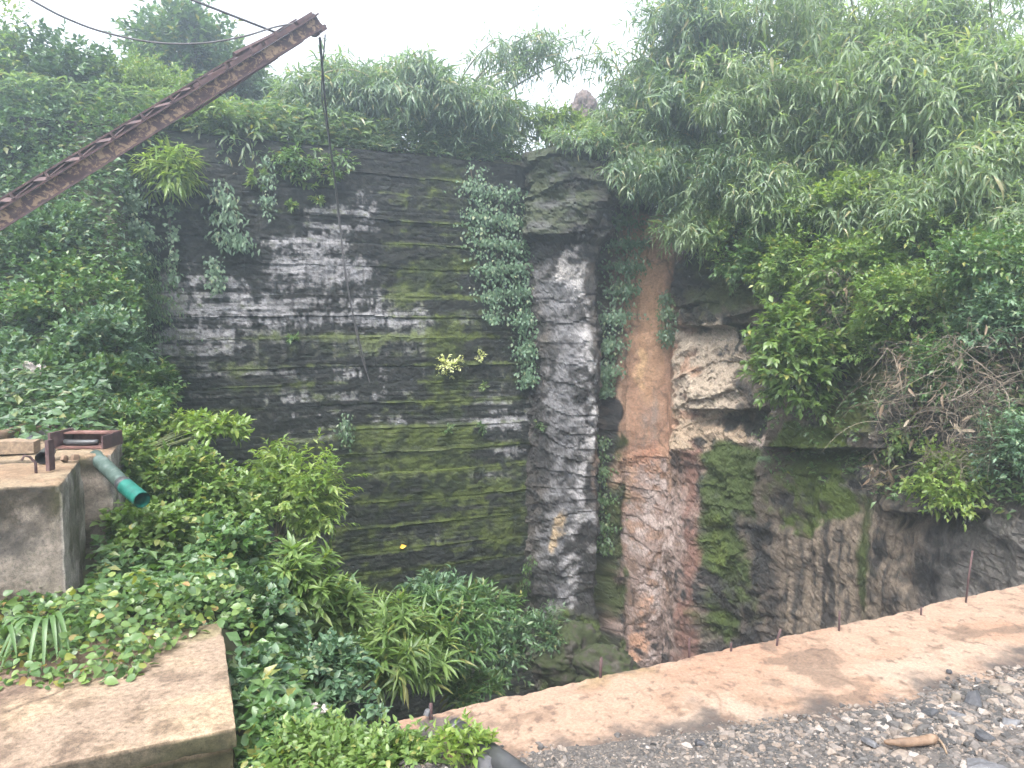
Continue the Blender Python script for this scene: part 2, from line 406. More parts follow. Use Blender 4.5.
# --- the natural rock face to the right
CP = np.array([(5.20, 14.75), (5.30, 14.4), (5.42, 13.95), (5.6, 13.75), (5.95, 13.8), (6.08, 14.5), (6.25, 14.75), (6.7, 14.6), (6.88, 14.0), (7.2, 13.4), (7.6, 12.7), (8.0, 12.0),
               (8.5, 11.0), (9.0, 10.0), (9.6, 9.0), (10.24, 8.1), (11.2, 7.2), (12.5, 6.5), (14, 6.1), (17, 5.2)])
ZT = np.array([(5.2, 4.75), (6.0, 4.75), (6.1, 4.5), (6.75, 4.2), (7.0, 3.4), (7.6, 2.6), (8.0, 2.1), (8.5, 1.5), (9.0, .55), (9.6, -.3), (10.24, -.4), (11.2, -.3), (12.5, .0), (17, .5)])
def make_cliff():
    px = np.linspace(5.2, 17, 2400)
    d = np.interp(px, CP[:, 0], CP[:, 1])
    x = (px * 100 - 512) / FPX * d
    s = np.concatenate([[0], np.cumsum(np.hypot(np.diff(x), np.diff(d)))])
    ns = 640
    sv = np.linspace(0, s[-1], ns)
    q = np.interp(sv, s, px)                                   # chart station along the face
    x, y = np.interp(sv, s, x), np.interp(sv, s, d)
    zt = np.interp(q, ZT[:, 0], ZT[:, 1])
    def smooth(v, n):
        k = np.hanning(n); k /= k.sum()
        return np.convolve(np.pad(v, n // 2, 'edge'), k, 'valid')[:len(v)]
    xs, ys = smooth(x, 25), smooth(y, 25)
    tx, ty = np.gradient(xs), np.gradient(ys)
    nx, ny = smooth(ty, 41), smooth(-tx, 41)                    # out of the rock, into the pit
    ln = np.hypot(nx, ny); nx, ny = nx / ln, ny / ln
    bxx, byy = smooth(-nx, 161), smooth(-ny, 161)
    ln = np.hypot(bxx, byy); bxx, byy = bxx / ln, byy / ln
    nv1, nv2 = 330, 120
    v1 = np.linspace(0, 1, nv1)
    Z1 = -7.2 + v1[None] * (zt[:, None] + 7.2)
    u = np.concatenate([np.linspace(0, 6, 90)[1:], np.linspace(6, 18, 31)])
    Z2 = zt[:, None] + np.minimum(u[None] * .86, (np.where(q < 6.15, zt + .12, 5.3) - zt)[:, None].clip(.0) + .06 * u[None])
    O2 = np.where(u[None] * .86 < (5.3 - zt[:, None]), u[None] * .52, u[None] - (5.3 - zt[:, None]).clip(0) / .86 * .48)
    Z = np.concatenate([Z1, Z2], 1); O = np.concatenate([Z1 * 0, O2], 1)
    nz = Z.shape[1]
    SS = np.repeat(sv[:, None], nz, 1); Q = np.repeat(q[:, None], nz, 1)
    dq = np.interp(Q, CP[:, 0], CP[:, 1])
    Y = 330 - (Z - 1.6) / dq * 740                              # height on the face, chart units
    # relief ---------------------------------------------------------
    warp = fbm(SS * .5, Z * .5, 0, 3, 41)
    lay = Z * 2.6 + warp * 1.2
    kl = np.floor(lay); fl = lay - kl
    strata = _h(kl, kl * 0, kl * 0, 7) * .5 + .5
    hzw = np.clip(sst(5.2, 5.35, Q) * sst(6.1, 6.02, Q) * sst(255, 235, Y) + sst(6.75, 6.95, Q) * sst(460, 430, Y), .25, 1)
    D = .22 * fbm(SS * .6, Z * .45, 0, 4, 43) + hzw * .14 * (strata - .5) * sst(-.6, .4, fbm(SS * .7, Z * .7, 5, 3, 45)) + .05 * (1 - fl)
    D += lerp((.1 - .06 * sst(6.15, 6.0, Q)) * (1 - np.abs(fbm(SS * 1.6 + warp, Z * .9 + warp, 0, 5, 46))), .1 * (1 - np.abs(fbm(SS * 1.6, Z * 3.0 + warp, 0, 4, 47))), hzw) + .07 * fbm(SS * 5 + warp, Z * 5, 0, 5, 49, .65)
    blocky = np.floor(fbm(SS * 1.5 + .4 * warp, Z * 1.5, 7, 4, 55) * 3.0 + .3 * fbm(SS * 4, Z * 4, 2, 3, 56)) / 3.0
    D += (.12 - .06 * sst(6.15, 6.0, Q) * sst(240, 260, Y)) * blocky + .03 * fbm(SS * 11, Z * 9, 3, 4, 58, .65)
    crk = np.exp(-(np.abs(fbm(SS * 1.3 + .5 * warp, Z * .9, 21, 4, 57)) / .035) ** 2) * sst(-.2, .3, fbm(SS * .8, Z * .8, 22, 3, 59))
    D -= .07 * crk
    colm = sst(7.3, 8.0, Q) * sst(460, 510, Y)
    D = lerp(D, .25 * D, colm * .85)
    D += colm * (.07 * fbm(SS * 2.4, Z * .35, 3, 4, 51) + .05 * fbm(SS * 3, Z * 3, 5, 5, 52, .6) - .06 * (1 - np.abs(fbm(SS * 3.1, Z * .5, 9, 3, 53))))
    sm = sst(6.1, 6.2, Q) * sst(6.8, 6.7, Q) * sst(200, 230, Y) * sst(470, 440, Y)     # smooth washed sheet
    D = lerp(D, .05 * fbm(SS * 1.2, Z * 1.0, 0, 4, 61) + .02 * fbm(SS * 6, Z * 5, 0, 4, 63) + .1 * sst(333, 340, Y + 14 * warp + 5 * fbm(SS * 4, Z, 0, 3, 65)) * sst(6.9, 6.2, Q) + .03 * fbm(SS * 2.5, Z * .6, 4, 4, 66), sm)
    D += .22 * sst(5.25, 5.4, Q) * sst(6.04, 5.97, Q) * sst(243, 233, Y + 6 * warp)      # head block of the nose
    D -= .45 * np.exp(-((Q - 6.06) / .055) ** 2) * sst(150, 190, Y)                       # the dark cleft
    D = lerp(D, .45 * D + .03 * fbm(SS * 4, Z * 2, 5, 5, 54, .65), sst(6.15, 6.3, Q) * sst(7.1, 6.95, Q) * sst(450, 480, Y))
    D = lerp(D, .6 * D, sst(5.35, 5.5, Q) * sst(6.05, 5.95, Q) * sst(240, 260, Y))
    D += .22 * sst(6.2, 6.5, Q) * sst(7.2, 6.95, Q) * sst(450, 560, Y)
    led = lambda y0, q0, q1, dep, hgt: dep * sst(q0 - .1, q0 + .1, Q) * sst(q1 + .1, q1 - .1, Q) * (sst(y0 + 1.5, y0 - 1.5, Y + 5 * warp) * sst(y0 - hgt, y0 - hgt * .3, Y) - .7 * sst(y0 - 1, y0 + 2, Y + 5 * warp) * sst(y0 + 28, y0 + 4, Y))
    D += led(410, 6.95, 7.7, .22, 50) + led(448, 7.75, 9.0, .4, 60) + led(325, 6.85, 7.7, .22, 40) + led(515, 8.9, 9.9, .2, 25) 
    D += .22 * sst(5.3, 5.7, Q) * sst(6.4, 6.1, Q) * sst(590, 640, Y)                     # mossy foot
    vis = sst(0, .4, O)
    D = lerp(D, .18 * fbm(SS * 1.2, O * 1.2, 3, 4, 71) + .05, vis)
    D *= sst(0, .35, SS)                                        # tucks into the wall end
    X_ = x[:, None] + D * nx[:, None] + O * bxx[:, None]
    Y_ = y[:, None] + D * ny[:, None] + O * byy[:, None]
    Zo = Z + vis * .1 * fbm(SS * 2, O * 2, 1, 4, 73)
    co = np.stack([X_, Y_, Zo], -1)
    # stains, and some painted shade ---------------------------------------------------------
    n1 = fbm(SS * 1.3, Z * 1.6, 1, 5, 81, .6); n2 = fbm(SS * 6, Z * 7, 2, 5, 83, .6)
    v_ = fbm(SS * 5, Z * .55, 3, 5, 85, .6); h_ = fbm(SS * 1.0, Z * 5 + warp, 4, 5, 87)
    bump_ = sst(-.3, .5, D - .22 * fbm(SS * .6, Z * .45, 0, 4, 43) - .12)
    Q0_, Y0_ = Q, Y
    Q = Q + .09 * fbm(SS * .9, Z * .8, 11, 3, 88) + .05 * fbm(SS * 4, Z * 3, 12, 4, 89); Y = Y + 16 * fbm(SS * 1.1, Z * 1.1, 13, 3, 90) + 9 * fbm(SS * 5, Z * 5, 14, 4, 92)
    c = np.zeros(Z.shape + (3,)) + np.array([.028, .026, .025])
    c = mixc(c, [.11, .094, .08], sst(-.3, .8, n1 * .6 + n2 * .6 + h_ * .3))
    def g(qc, qw, y0, y1, ys=18):
        return np.exp(-((Q - qc - .03 * n1) / qw) ** 2) * sst(y0 - ys, y0 + ys, Y) * sst(y1 + ys, y1 - ys, Y)
    def put(col, m, br, lo=.15, hi=.55):
        nonlocal c
        c = mixc(c, col, sst(lo, hi, m * (1 + br)) )
    put([.135, .105, .08], .8 * g(7.9, 1.3, 240, 660, 20), .7 * n1 + .5 * n2 + .4 * v_, .35, 1.0)
    put([.15, .145, .148], .9 * g(5.64, .2, 250, 640), .9 * n2 + .6 * n1, .3, .9)
    put([.3, .285, .285], .75 * g(5.82, .12, 250, 620), 1.0 * n2 + .6 * n1 + .3 * v_, .4, .85)
    put([.36, .34, .33], .6 * g(5.85, .06, 260, 480) + .6 * g(5.74, .1, 470, 600), .9 * n2 + .8 * n1, .45, .9)
    put([.36, .335, .315], .9 * g(5.72, .2, 241, 274, 6), .8 * n2 + .7 * h_, .4, .8)
    put([.45, .33, .2], .8 * g(5.62, .06, 500, 560), .6 * n2, .4, .8)
    put([.41, .26, .175], 1.3 * g(6.5, .5, 325, 520, 25), .4 * n1 + .5 * v_ + .3 * n2, .3, 1.0)
    put([.37, .215, .14], 1.25 * g(6.5, .3, 215, 480, 14), .25 * n1 + .3 * v_, .25, .7)
    put([.43, .255, .155], .9 * g(6.48, .24, 232, 400, 25), .4 * n2, .35, .8)
    put([.56, .36, .2], .9 * g(6.37, .08, 345, 385, 14), .4 * n2, .4, .85)
    put([.3, .23, .19], .6 * g(6.42, .25, 370, 480, 40), 1.1 * v_ + .4 * n2, .5, 1.3)
    put([.32, .16, .1], .8 * g(6.42, .25, 440, 490, 20), .5 * n1, .3, .8)
    pk = g(6.62, .5, 455, 670, 25)
    put([.3, .19, .135], .9 * g(6.5, .42, 470, 640, 40), .5 * n1 + .5 * v_, .3, .9)
    put([.27, .195, .165], .95 * pk, .9 * n2 + .6 * h_ * (1 - 0), .45, .8)
    put([.4, .32, .285], .8 * pk, 1.1 * n2 + .5 * n1, .75, 1.05)
    put([.2, .11, .085], .85 * g(6.98, .1, 380, 680), .8 * n1 + .6 * v_ + .4 * n2, .35, .95)
    put([.46, .27, .18], .8 * g(6.42, .16, 600, 660), .8 * n2, .5, .85)
    put([.42, .34, .26], 1.15 * g(7.14, .4, 332, 405, 6), .6 * n2 + .4 * h_, .4, .75)
    put([.4, .3, .21], 1.1 * g(7.1, .38, 405, 440, 6), .6 * n2 + .4 * h_, .4, .75)
    put([.45, .36, .3], .9 * g(7.55, .12, 425, 450, 6), .6 * n2, .4, .75)
    put([.035, .034, .03], .9 * g(7.3, .1, 328, 360, 5) + .9 * g(7.35, .3, 408, 424, 4), .4 * n2, .3, .7)  # shade under the ledges, painted as dark bands
    put([.25, .195, .145], .95 * g(8.5, .85, 500, 650, 20), .8 * v_ + .4 * n2, .3, .8)
    put([.05, .043, .038], .95 * g(8.5, 1.0, 490, 650, 20), 1.3 * v_ + .3 * n1, .75, 1.25)
    put([.06, .08, .02], .7 * g(8.6, .7, 490, 650, 20), 1.2 * vn(SS * 3.2, Z * .5, 8, 96) + .5 * n1, .8, 1.3)
    put([.3, .27, .25], .8 * g(8.4, .35, 452, 500, 8), .6 * n2 + .3 * v_, .45, .85)
    put([.16, .145, .13], .9 * g(9.9, .7, 525, 640, 12), .5 * n1 + .4 * n2, .35, .8)
    # moss, with the shade of the cleft among it
    put([.05, .075, .014], 1.0 * g(7.35, .33, 440, 650) , .8 * n1 + .3 * n2, .4, .85)
    put([.085, .12, .018], .8 * g(7.3, .25, 500, 640), 1.0 * n1 + .6 * n2, .75, 1.1)
    put([.07, .1, .016], 1.0 * g(8.2, .5, 430, 530), .9 * n1 + .5 * n2, .55, .9)
    put([.07, .085, .02], .95 * g(8.6, .35, 300, 440), .7 * n1 + .4 * n2, .4, .8)
    put([.06, .085, .014], 1.0 * g(5.85, .45, 615, 720), .7 * n1 + .4 * n2, .4, .8)
    put([.05, .06, .03], .9 * g(5.65, .4, 150, 236, 4), .7 * n1 + .5 * h_, .45, .85)
    put([.085, .085, .08], .6 * g(5.65, .35, 160, 236, 4), .9 * n2 + .5 * h_, .6, .95)
    put([.055, .065, .02], .9 * g(7.3, .5, 250, 325), .6 * n1 + .5 * n2, .4, .8)
    put([.03, .028, .028], 1.0 * g(6.06, .06, 170, 620), .2 * n2, .3, .6)  # shade inside the cleft, painted dark
    put([.05, .065, .016], .8 * g(6.15, .12, 430, 620), .8 * n1, .5, .8)
    c = c * .68
    c = c * (1 - .7 * crk)[..., None]
    hillc = mixc(np.zeros(Z.shape + (3,)) + np.array([.02, .02, .011]), [.055, .045, .03], sst(-.3, .6, n1 + .5 * n2))
    c = c + (hillc - c) * sst(.1, .7, O)[..., None]
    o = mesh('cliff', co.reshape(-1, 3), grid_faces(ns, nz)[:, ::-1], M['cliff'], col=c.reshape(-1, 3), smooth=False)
    tag(o, kind='structure')
    bv_add(co, ns, nz, 5)
make_cliff()

# --- pit floor and far ground, one sheet
g = np.linspace(-90, 90, 91)
GX, GY = np.meshgrid(g, g, indexing='ij')
gco = np.stack([GX, GY + 20, -7 + .15 * fbm(GX * .3, GY * .3, 0, 3, 91)], -1)
tag(mesh('ground', gco.reshape(-1, 3), grid_faces(91, 91), M['soil'], smooth=True), kind='structure')

# --- plateau behind the wall
pa, pb = np.linspace(-26, 26, 160), np.concatenate([np.linspace(13.0, 15, 30), np.linspace(15.2, 46, 60)])
PA, PB = np.meshgrid(pa, pb, indexing='ij')
pz = 4.72 + .22 * fbm(PA * .8, PB * .8, 0, 4, 95) * sst(13, 13.5, PB) + .05 * (PB - 13) + .35 * sst(13, 14.5, PB)
pz = pz - 1.0 * sst(-.4, -2.6, PA)
pco = W(PA, PB, pz)
tag(mesh('hilltop', pco.reshape(-1, 3), grid_faces(160, 90), M['hill'], smooth=True), kind='structure')
bv_add(pco, 160, 90, 2)

# --- hillside and overgrown bank on the left
def zbank(a, b):
    left = .0 + .52 * sst(6.4, 6.9, b) + .2 * (b - 7).clip(0, 3.2) + (1.3 - .35 * sst(-.6, -2.6, a)) * (b - 10.2).clip(0, 2.9)
    left = np.where(b < 4.1, -.62 - .0 * a, left) * sst(-9, -30, -np.abs(a) * 0 - 9)  if False else left
    shelf = -.07 - .55 * sst(4.35, 4.2, b)
    left = np.where(b < 6.4, shelf + 0 * a, left)
    q = (a + .35).clip(0)
    right = -.12 - .05 * (b - 4.3).clip(0) - .95 * (a - .15).clip(0) * (1 + .25 * (a - .15).clip(0)) - 1.0 * (a - .9).clip(0) - .62 * sst(4.35, 4.2, b) * sst(.3, .0, a)
    right = right - .9 * sst(.55, 1.1, a) * sst(2.6, 3.3, b)
    right = right - .1 * (b - 6).clip(0) * sst(-.4, .4, a) 
    near = sst(3.3, 2.7, b) * sst(.15, .4, a)
    right = lerp(right, -.1 - .05 * (a - .2).clip(0), near * sst(1.6, 1.0, a))
    t = sst(-.85, -.4, a) * np.ones_like(b)
    return (lerp(left, right, t)).clip(-7.1) + .05 * fbm(a * 1.7, b * 1.7, 0, 4, 97)
ha, hb = np.concatenate([np.linspace(-26, -3, 60), np.linspace(-2.9, 4.6, 130)]), np.linspace(1.2, 13.1, 180)
HA, HB = np.meshgrid(ha, hb, indexing='ij')
hz = zbank(HA, HB)
hco = W(HA, HB, hz)
tag(mesh('bank', hco.reshape(-1, 3), grid_faces(len(ha), len(hb)), M['hill'], smooth=True), kind='structure')
bv_add(hco, len(ha), len(hb), 2)

BVH = BVHTree.FromPolygons(np.concatenate(BV_CO).tolist(), np.concatenate(BV_F).tolist())
def hit(px, py):
    r = ray(px, py)
    l, n, i, d = BVH.ray_cast(Vector(CAM), Vector(r).normalized())
    if l is None: return P(px, py, 14), np.array([0, -1.0, 0])
    n = np.array(n)
    if n @ r > 0: n = -n
    return np.array(l), n
def root(p):
    l, n, i, d = BVH.find_nearest(Vector(p))
    return np.array(l)

# --- concrete kerb slab along the near edge of the pit
def edge_b(a): return np.interp(a, [.7, 1.2, 1.73, 2.69, 3.58, 6], [2.62, 2.45, 2.28, 2.15, 2.1, 2.05]) + .03 * fbm(a * 2.2, 0, 0, 3, 101)
def make_slab():
    a = np.linspace(.76, 8.2, 760); b = np.linspace(1.6, 2.85, 126)
    A_, B_ = np.meshgrid(a, b, indexing='ij')
    lip = 0
    z = .005 * fbm(A_ * 2, B_ * 2, 0, 4, 103) + .0025 * fbm(A_ * 40, B_ * 40, 0, 3, 104) + .005 * fbm(A_ * 12, B_ * 12, 0, 4, 105)
    B2 = B_ + (B_ > 2.6) * (B_ - 2.6) / .25 * (.012 * fbm(A_ * 6, 0, 0, 5, 107) + .01 * fbm(A_ * .7, 0, 0, 2, 109))
    n1 = fbm(A_ * 1.6, B_ * 2.2, 0, 5, 111); n2 = fbm(A_ * 9, B_ * 9, 0, 5, 113, .6); n3 = fbm(A_ * 35, B_ * 35, 0, 3, 115)
    c = np.zeros(A_.shape + (3,)) + np.array([.215, .148, .106])
    c = mixc(c, [.2, .122, .082], sst(-.35, .5, n1 + .25 * n2))
    c = mixc(c, [.235, .178, .135], sst(.0, .7, fbm(A_ * 2, B_ * 3, 4, 5, 117)) * .7)
    c = mixc(c, [.13, .085, .058], sst(.1, .6, n2 + .4 * n3) * .6)
    c = mixc(c, [.13, .1, .045], sst(.1, .5, fbm(A_ * 2.2, 2, 0, 3, 119) + .3 * n2) * sst(2.72, 2.88, B_) * sst(3.2, 1.5, A_) * .8)   # lichen rim
    damp = sst(.25, .42, fbm(A_ * 3 + .8, B_ * 4.5, 8, 4, 121) + .2 * n2 + .5 * np.exp(-((A_ - 2.75) / .38) ** 2 - ((B_ - 2.5) / .14) ** 2) - .25)
    c = mixc(c, [.105, .072, .052], damp * .75)
    mud = sst(.16, -.02, B_ - edge_b(A_) + .1 * n2 + .12 * fbm(A_ * 4.5, B_ * 1.2, 2, 3, 123))
    c = mixc(c, [.04, .035, .033], mud * .9)
    c = mixc(c, [.06, .052, .05], sst(.35, .6, n2 + .5 * np.exp(-((A_ - .85) / .12) ** 2 - ((B_ - 2.72) / .1) ** 2) * 2 - .15) * sst(1.3, .8, A_))
    c = mixc(c, [.07, .045, .035], sst(.62, .7, n3 + .3 * n2) * .6)
    for cx, ph in ((2.05, 1.0), (3.5, 2.0), (4.6, 3.0)):          # hairline cracks
        ln = np.abs(A_ - cx - .35 * (B_ - 2.5) - .06 * fbm(B_ * 5, ph, 0, 4, 125))
        c = mixc(c, [.1, .06, .04], np.exp(-(ln / .008) ** 2) * .6 * sst(-.2, .2, fbm(B_ * 3, ph, 1, 2, 127)))
    top = W(A_, B2, z)
    # the face down to the pit and the two ends
    zz = np.linspace(0, -1.6, 30)
    A2, Z2 = np.meshgrid(a, zz, indexing='ij')
    B3 = B2[:, -1:] + .03 * fbm(A2 * 3, Z2 * 3, 0, 4, 129) * sst(0, -.2, Z2) - .02 * Z2
    face = W(A2, B3, Z2 + z[:, -1:])
    fc = mixc(np.zeros(A2.shape + (3,)) + np.array([.2, .14, .1]), [.06, .06, .035], sst(-.3, .5, fbm(A2 * 2, Z2 * 2, 0, 4, 131)))
    B5, Z5 = np.meshgrid(b, zz, indexing='ij')
    end = W(np.full_like(B5, .76) + .02 * fbm(B5 * 6, Z5 * 6, 0, 3, 133) * sst(0, -.05, Z5), np.repeat(B2[0][:, None], 30, 1) + (B3[0] - B2[0, -1])[None] * sst(2.6, 2.89, B5), Z5 + z[0][:, None])
    ec = np.zeros(B5.shape + (3,)) + np.array([.09, .07, .055]) * (1 + .5 * fbm(B5 * 5, Z5 * 5, 0, 4, 134))[..., None]
    n = A_.size; m = A2.size
    o = mesh('concrete_slab', np.concatenate([top.reshape(-1, 3), face.reshape(-1, 3), end.reshape(-1, 3)]),
             [np.concatenate([grid_faces(760, 126), grid_faces(760, 30, n), grid_faces(126, 30, n + m)[:, ::-1]])], M['slab'],
             col=np.concatenate([c.reshape(-1, 3), fc.reshape(-1, 3), ec.reshape(-1, 3)]), smooth=True)
    tag(o, 'long low slab of pinkish worn concrete along the near edge of the pit', 'concrete slab')
make_slab()

# --- the gravel we stand on
def gz(a, b):
    return .022 * sst(-.02, .18, edge_b(a) - b) - .05 * sst(.0, -.06, edge_b(a) - b) + .012 * fbm(a * 3, b * 3, 0, 4, 141) + .05 * sst(.2, .9, edge_b(a) - b) * fbm(a * .8, b * .8, 0, 2, 143) * .5
ga, gb = np.linspace(.3, 9, 420), np.concatenate([np.linspace(-8, 0, 40), np.linspace(.03, 2.8, 240)])
GA, GB = np.meshgrid(ga, gb, indexing='ij')
z_ = gz(GA, GB) - .35 * sst(.75, .3, GA)
tag(mesh('gravel_ground', W(GA, GB, z_).reshape(-1, 3), grid_faces(420, 280), M['gravel'], smooth=True), kind='structure')

def stone_geo(n, rng, c, r, flat, acc, yaw=None):
    """n-sided worn chip"""
    an = np.sort(rng.uniform(0, 2 * math.pi, n) * .35 + np.arange(n) * 2 * math.pi / n * .9)
    rr = r * rng.uniform(.65, 1.1, n)
    el = rng.uniform(.55, 1.0)
    ring = np.stack([rr * np.cos(an), rr * el * np.sin(an), 0 * an], -1)
    h = r * flat
    bot = ring * [1, 1, 0] + [0, 0, -h]
    mid = ring * 1.02 + np.stack([0 * an, 0 * an, rng.uniform(-.2, .4, n) * h], -1)
    top = ring * rng.uniform(.6, .85) + np.stack([0 * an, 0 * an, h * rng.uniform(.6, 1.1, n)], -1)
    v = np.concatenate([bot, mid, top, [[0, 0, h * rng.uniform(.8, 1.1)]]])
    ya, ti, ro = rng.uniform(0, 6.28) if yaw is None else yaw, rng.normal(0, .22), rng.normal(0, .22)
    Rm = np.array(Matrix.Rotation(ya, 3, 'Z') @ Matrix.Rotation(ti, 3, 'X') @ Matrix.Rotation(ro, 3, 'Y'))
    v = v @ Rm.T + c
    i = np.arange(n); j = (i + 1) % n
    q = np.concatenate([np.stack([i, j, n + j, n + i], -1), np.stack([n + i, n + j, 2 * n + j, 2 * n + i], -1)])
    t = np.stack([2 * n + i, 2 * n + j, np.full(n, 3 * n)], -1)
    b0 = acc.n
    acc.add(v, q); acc.t3.append(t + b0)
rng = np.random.default_rng(11)
acc = Acc()
N = 30000
sa = rng.uniform(.7, 5.2, N); dist = rng.exponential(.55, N) - .06
sb = edge_b(sa) - dist
for a_, b_, ds in zip(sa, sb, dist):
    if b_ < 0.3: continue
    coarse = min(1.0, max(0.0, (a_ - 1.4) / 1.2)) if b_ > .4 else .6
    if ds < 0 and rng.random() < .55: continue
    r = min(.045, (.003 + rng.exponential(.0026 + .0056 * coarse)))
    if ds < .05: r *= .6
    if a_ < 1.3 and rng.random() < .12: r = rng.uniform(.008, .022)
    z0 = max(float(gz(np.array(a_), np.array(b_))), .0 if ds < .0 else -1)
    stone_geo(int(rng.integers(5, 8)), rng, W(a_, b_, z0 + r * .12), r, rng.uniform(.13, .42), acc)
tag(acc.build('gravel', M['stone']), kind='stuff')

# ------------------------------------------------------------------ plant builders
def leaves(pos, d, n, Ln, wr, kind='bro', curl=.12):
    """bulk leaves: base points, axes, upward normals, lengths -> (vertices, triangles)"""
    d = norm(d); x = norm(np.cross(d, n)); n = np.cross(x, d)
    Ln = np.asarray(Ln)[:, None]
    def pt(tx, ty, tz): return pos + Ln * (tx * wr * x + ty * d + tz * n)
    if kind == 'bro':
        v = np.stack([pt(0, 0, 0), pt(-.5, .42, .12), pt(0, .45, .0), pt(.5, .42, .12), pt(0, 1, -curl)], 1)
        f = np.array([[0, 2, 1], [0, 3, 2], [1, 2, 4], [2, 3, 4]])
    elif kind == 'rnd':
        v = np.stack([pt(0, 0, .02), pt(-.34, .1, .07), pt(0, .14, .0), pt(.34, .1, .07), pt(-.5, .38, .1), pt(0, .42, -.01), pt(.5, .38, .1), pt(-.36, .7, .03 - curl * .4), pt(0, .74, -.05 - curl * .5), pt(.36, .7, .03 - curl * .4), pt(0, 1, -curl * 1.4)], 1)
        f = np.array([[0, 2, 1], [0, 3, 2], [1, 2, 5], [1, 5, 4], [2, 3, 6], [2, 6, 5], [4, 5, 8], [4, 8, 7], [5, 6, 9], [5, 9, 8], [7, 8, 10], [8, 9, 10]])
    else:
        v = np.stack([pt(0, 0, 0), pt(-.5, .28, .05), pt(0, .28, .02), pt(.5, .28, .05), pt(-.36, .65, -curl * .3 + .03), pt(0, .65, -curl * .3), pt(.36, .65, -curl * .3 + .03), pt(0, 1, -curl * 1.4)], 1)
        f = np.array([[0, 2, 1], [0, 3, 2], [1, 2, 5], [1, 5, 4], [2, 3, 6], [2, 6, 5], [4, 5, 7], [5, 6, 7]])
    k = v.shape[1]
    F = (f[None] + (np.arange(len(pos)) * k)[:, None, None]).reshape(-1, 3)
    return v.reshape(-1, 3), F

def twigs(p0, d, ln, K, leafL, wr, rng, kind='bro', spread=.9, droop=.3, sag=.25, flat=.6, curl=.12):
    T = len(p0); d = norm(d)
    t = (np.arange(K)[None] + rng.uniform(.2, .8, (T, K))) / K
    ln = np.broadcast_to(ln, (T,))[:, None]
    pos = p0[:, None] + d[:, None] * (ln * t)[..., None]
    pos[..., 2] -= sag * ln * t * t
    ref = np.where(np.abs(d[:, 2:3]) > .9, [[1.0, 0, 0]], [[0, 0, 1.0]])
    x = norm(np.cross(d, ref)); y = np.cross(x, d)
    ph = np.arange(K)[None] * 2.4 + rng.uniform(0, 6.28, (T, 1)) + rng.normal(0, .3, (T, K))
    pr = np.cos(ph)[..., None] * x[:, None] + np.sin(ph)[..., None] * y[:, None] * flat
    sp = spread * (1.1 - .6 * t)
    ld = np.cos(sp)[..., None] * d[:, None] + np.sin(sp)[..., None] * pr + rng.normal(0, .12, (T, K, 3))
    ld[..., 2] -= droop
    nn = np.array([0, 0, 1.0]) + .5 * d[:, None] + .35 * rng.normal(0, 1, (T, K, 3)) - .35 * ld * 0
    Ln = leafL * rng.uniform(.55, 1.2, (T, K)) * (1 - .25 * t)
    return leaves(pos.reshape(-1, 3), ld.reshape(-1, 3), nn.reshape(-1, 3), Ln.ravel(), wr, kind, curl)

def bez(a, b, c, n=7):
    t = np.linspace(0, 1, n)[:, None]
    return (1 - t) ** 2 * a + 2 * t * (1 - t) * b + t * t * c

def finish(name, label, cat, base, fol, stem, lm, sm, group, pf='foliage', ps='stem'):
    t = thing(name, label, cat, base, group)
    co = np.concatenate([f[0] for f in fol]); off = np.cumsum([0] + [len(f[0]) for f in fol])
    fa = np.concatenate([f[1] + o for f, o in zip(fol, off)])
    mesh(pf, co, [fa], lm, t, smooth=True, origin=base)
    if stem is not None and stem.n: stem.build(ps, sm, t, smooth=True, origin=base)
    return t

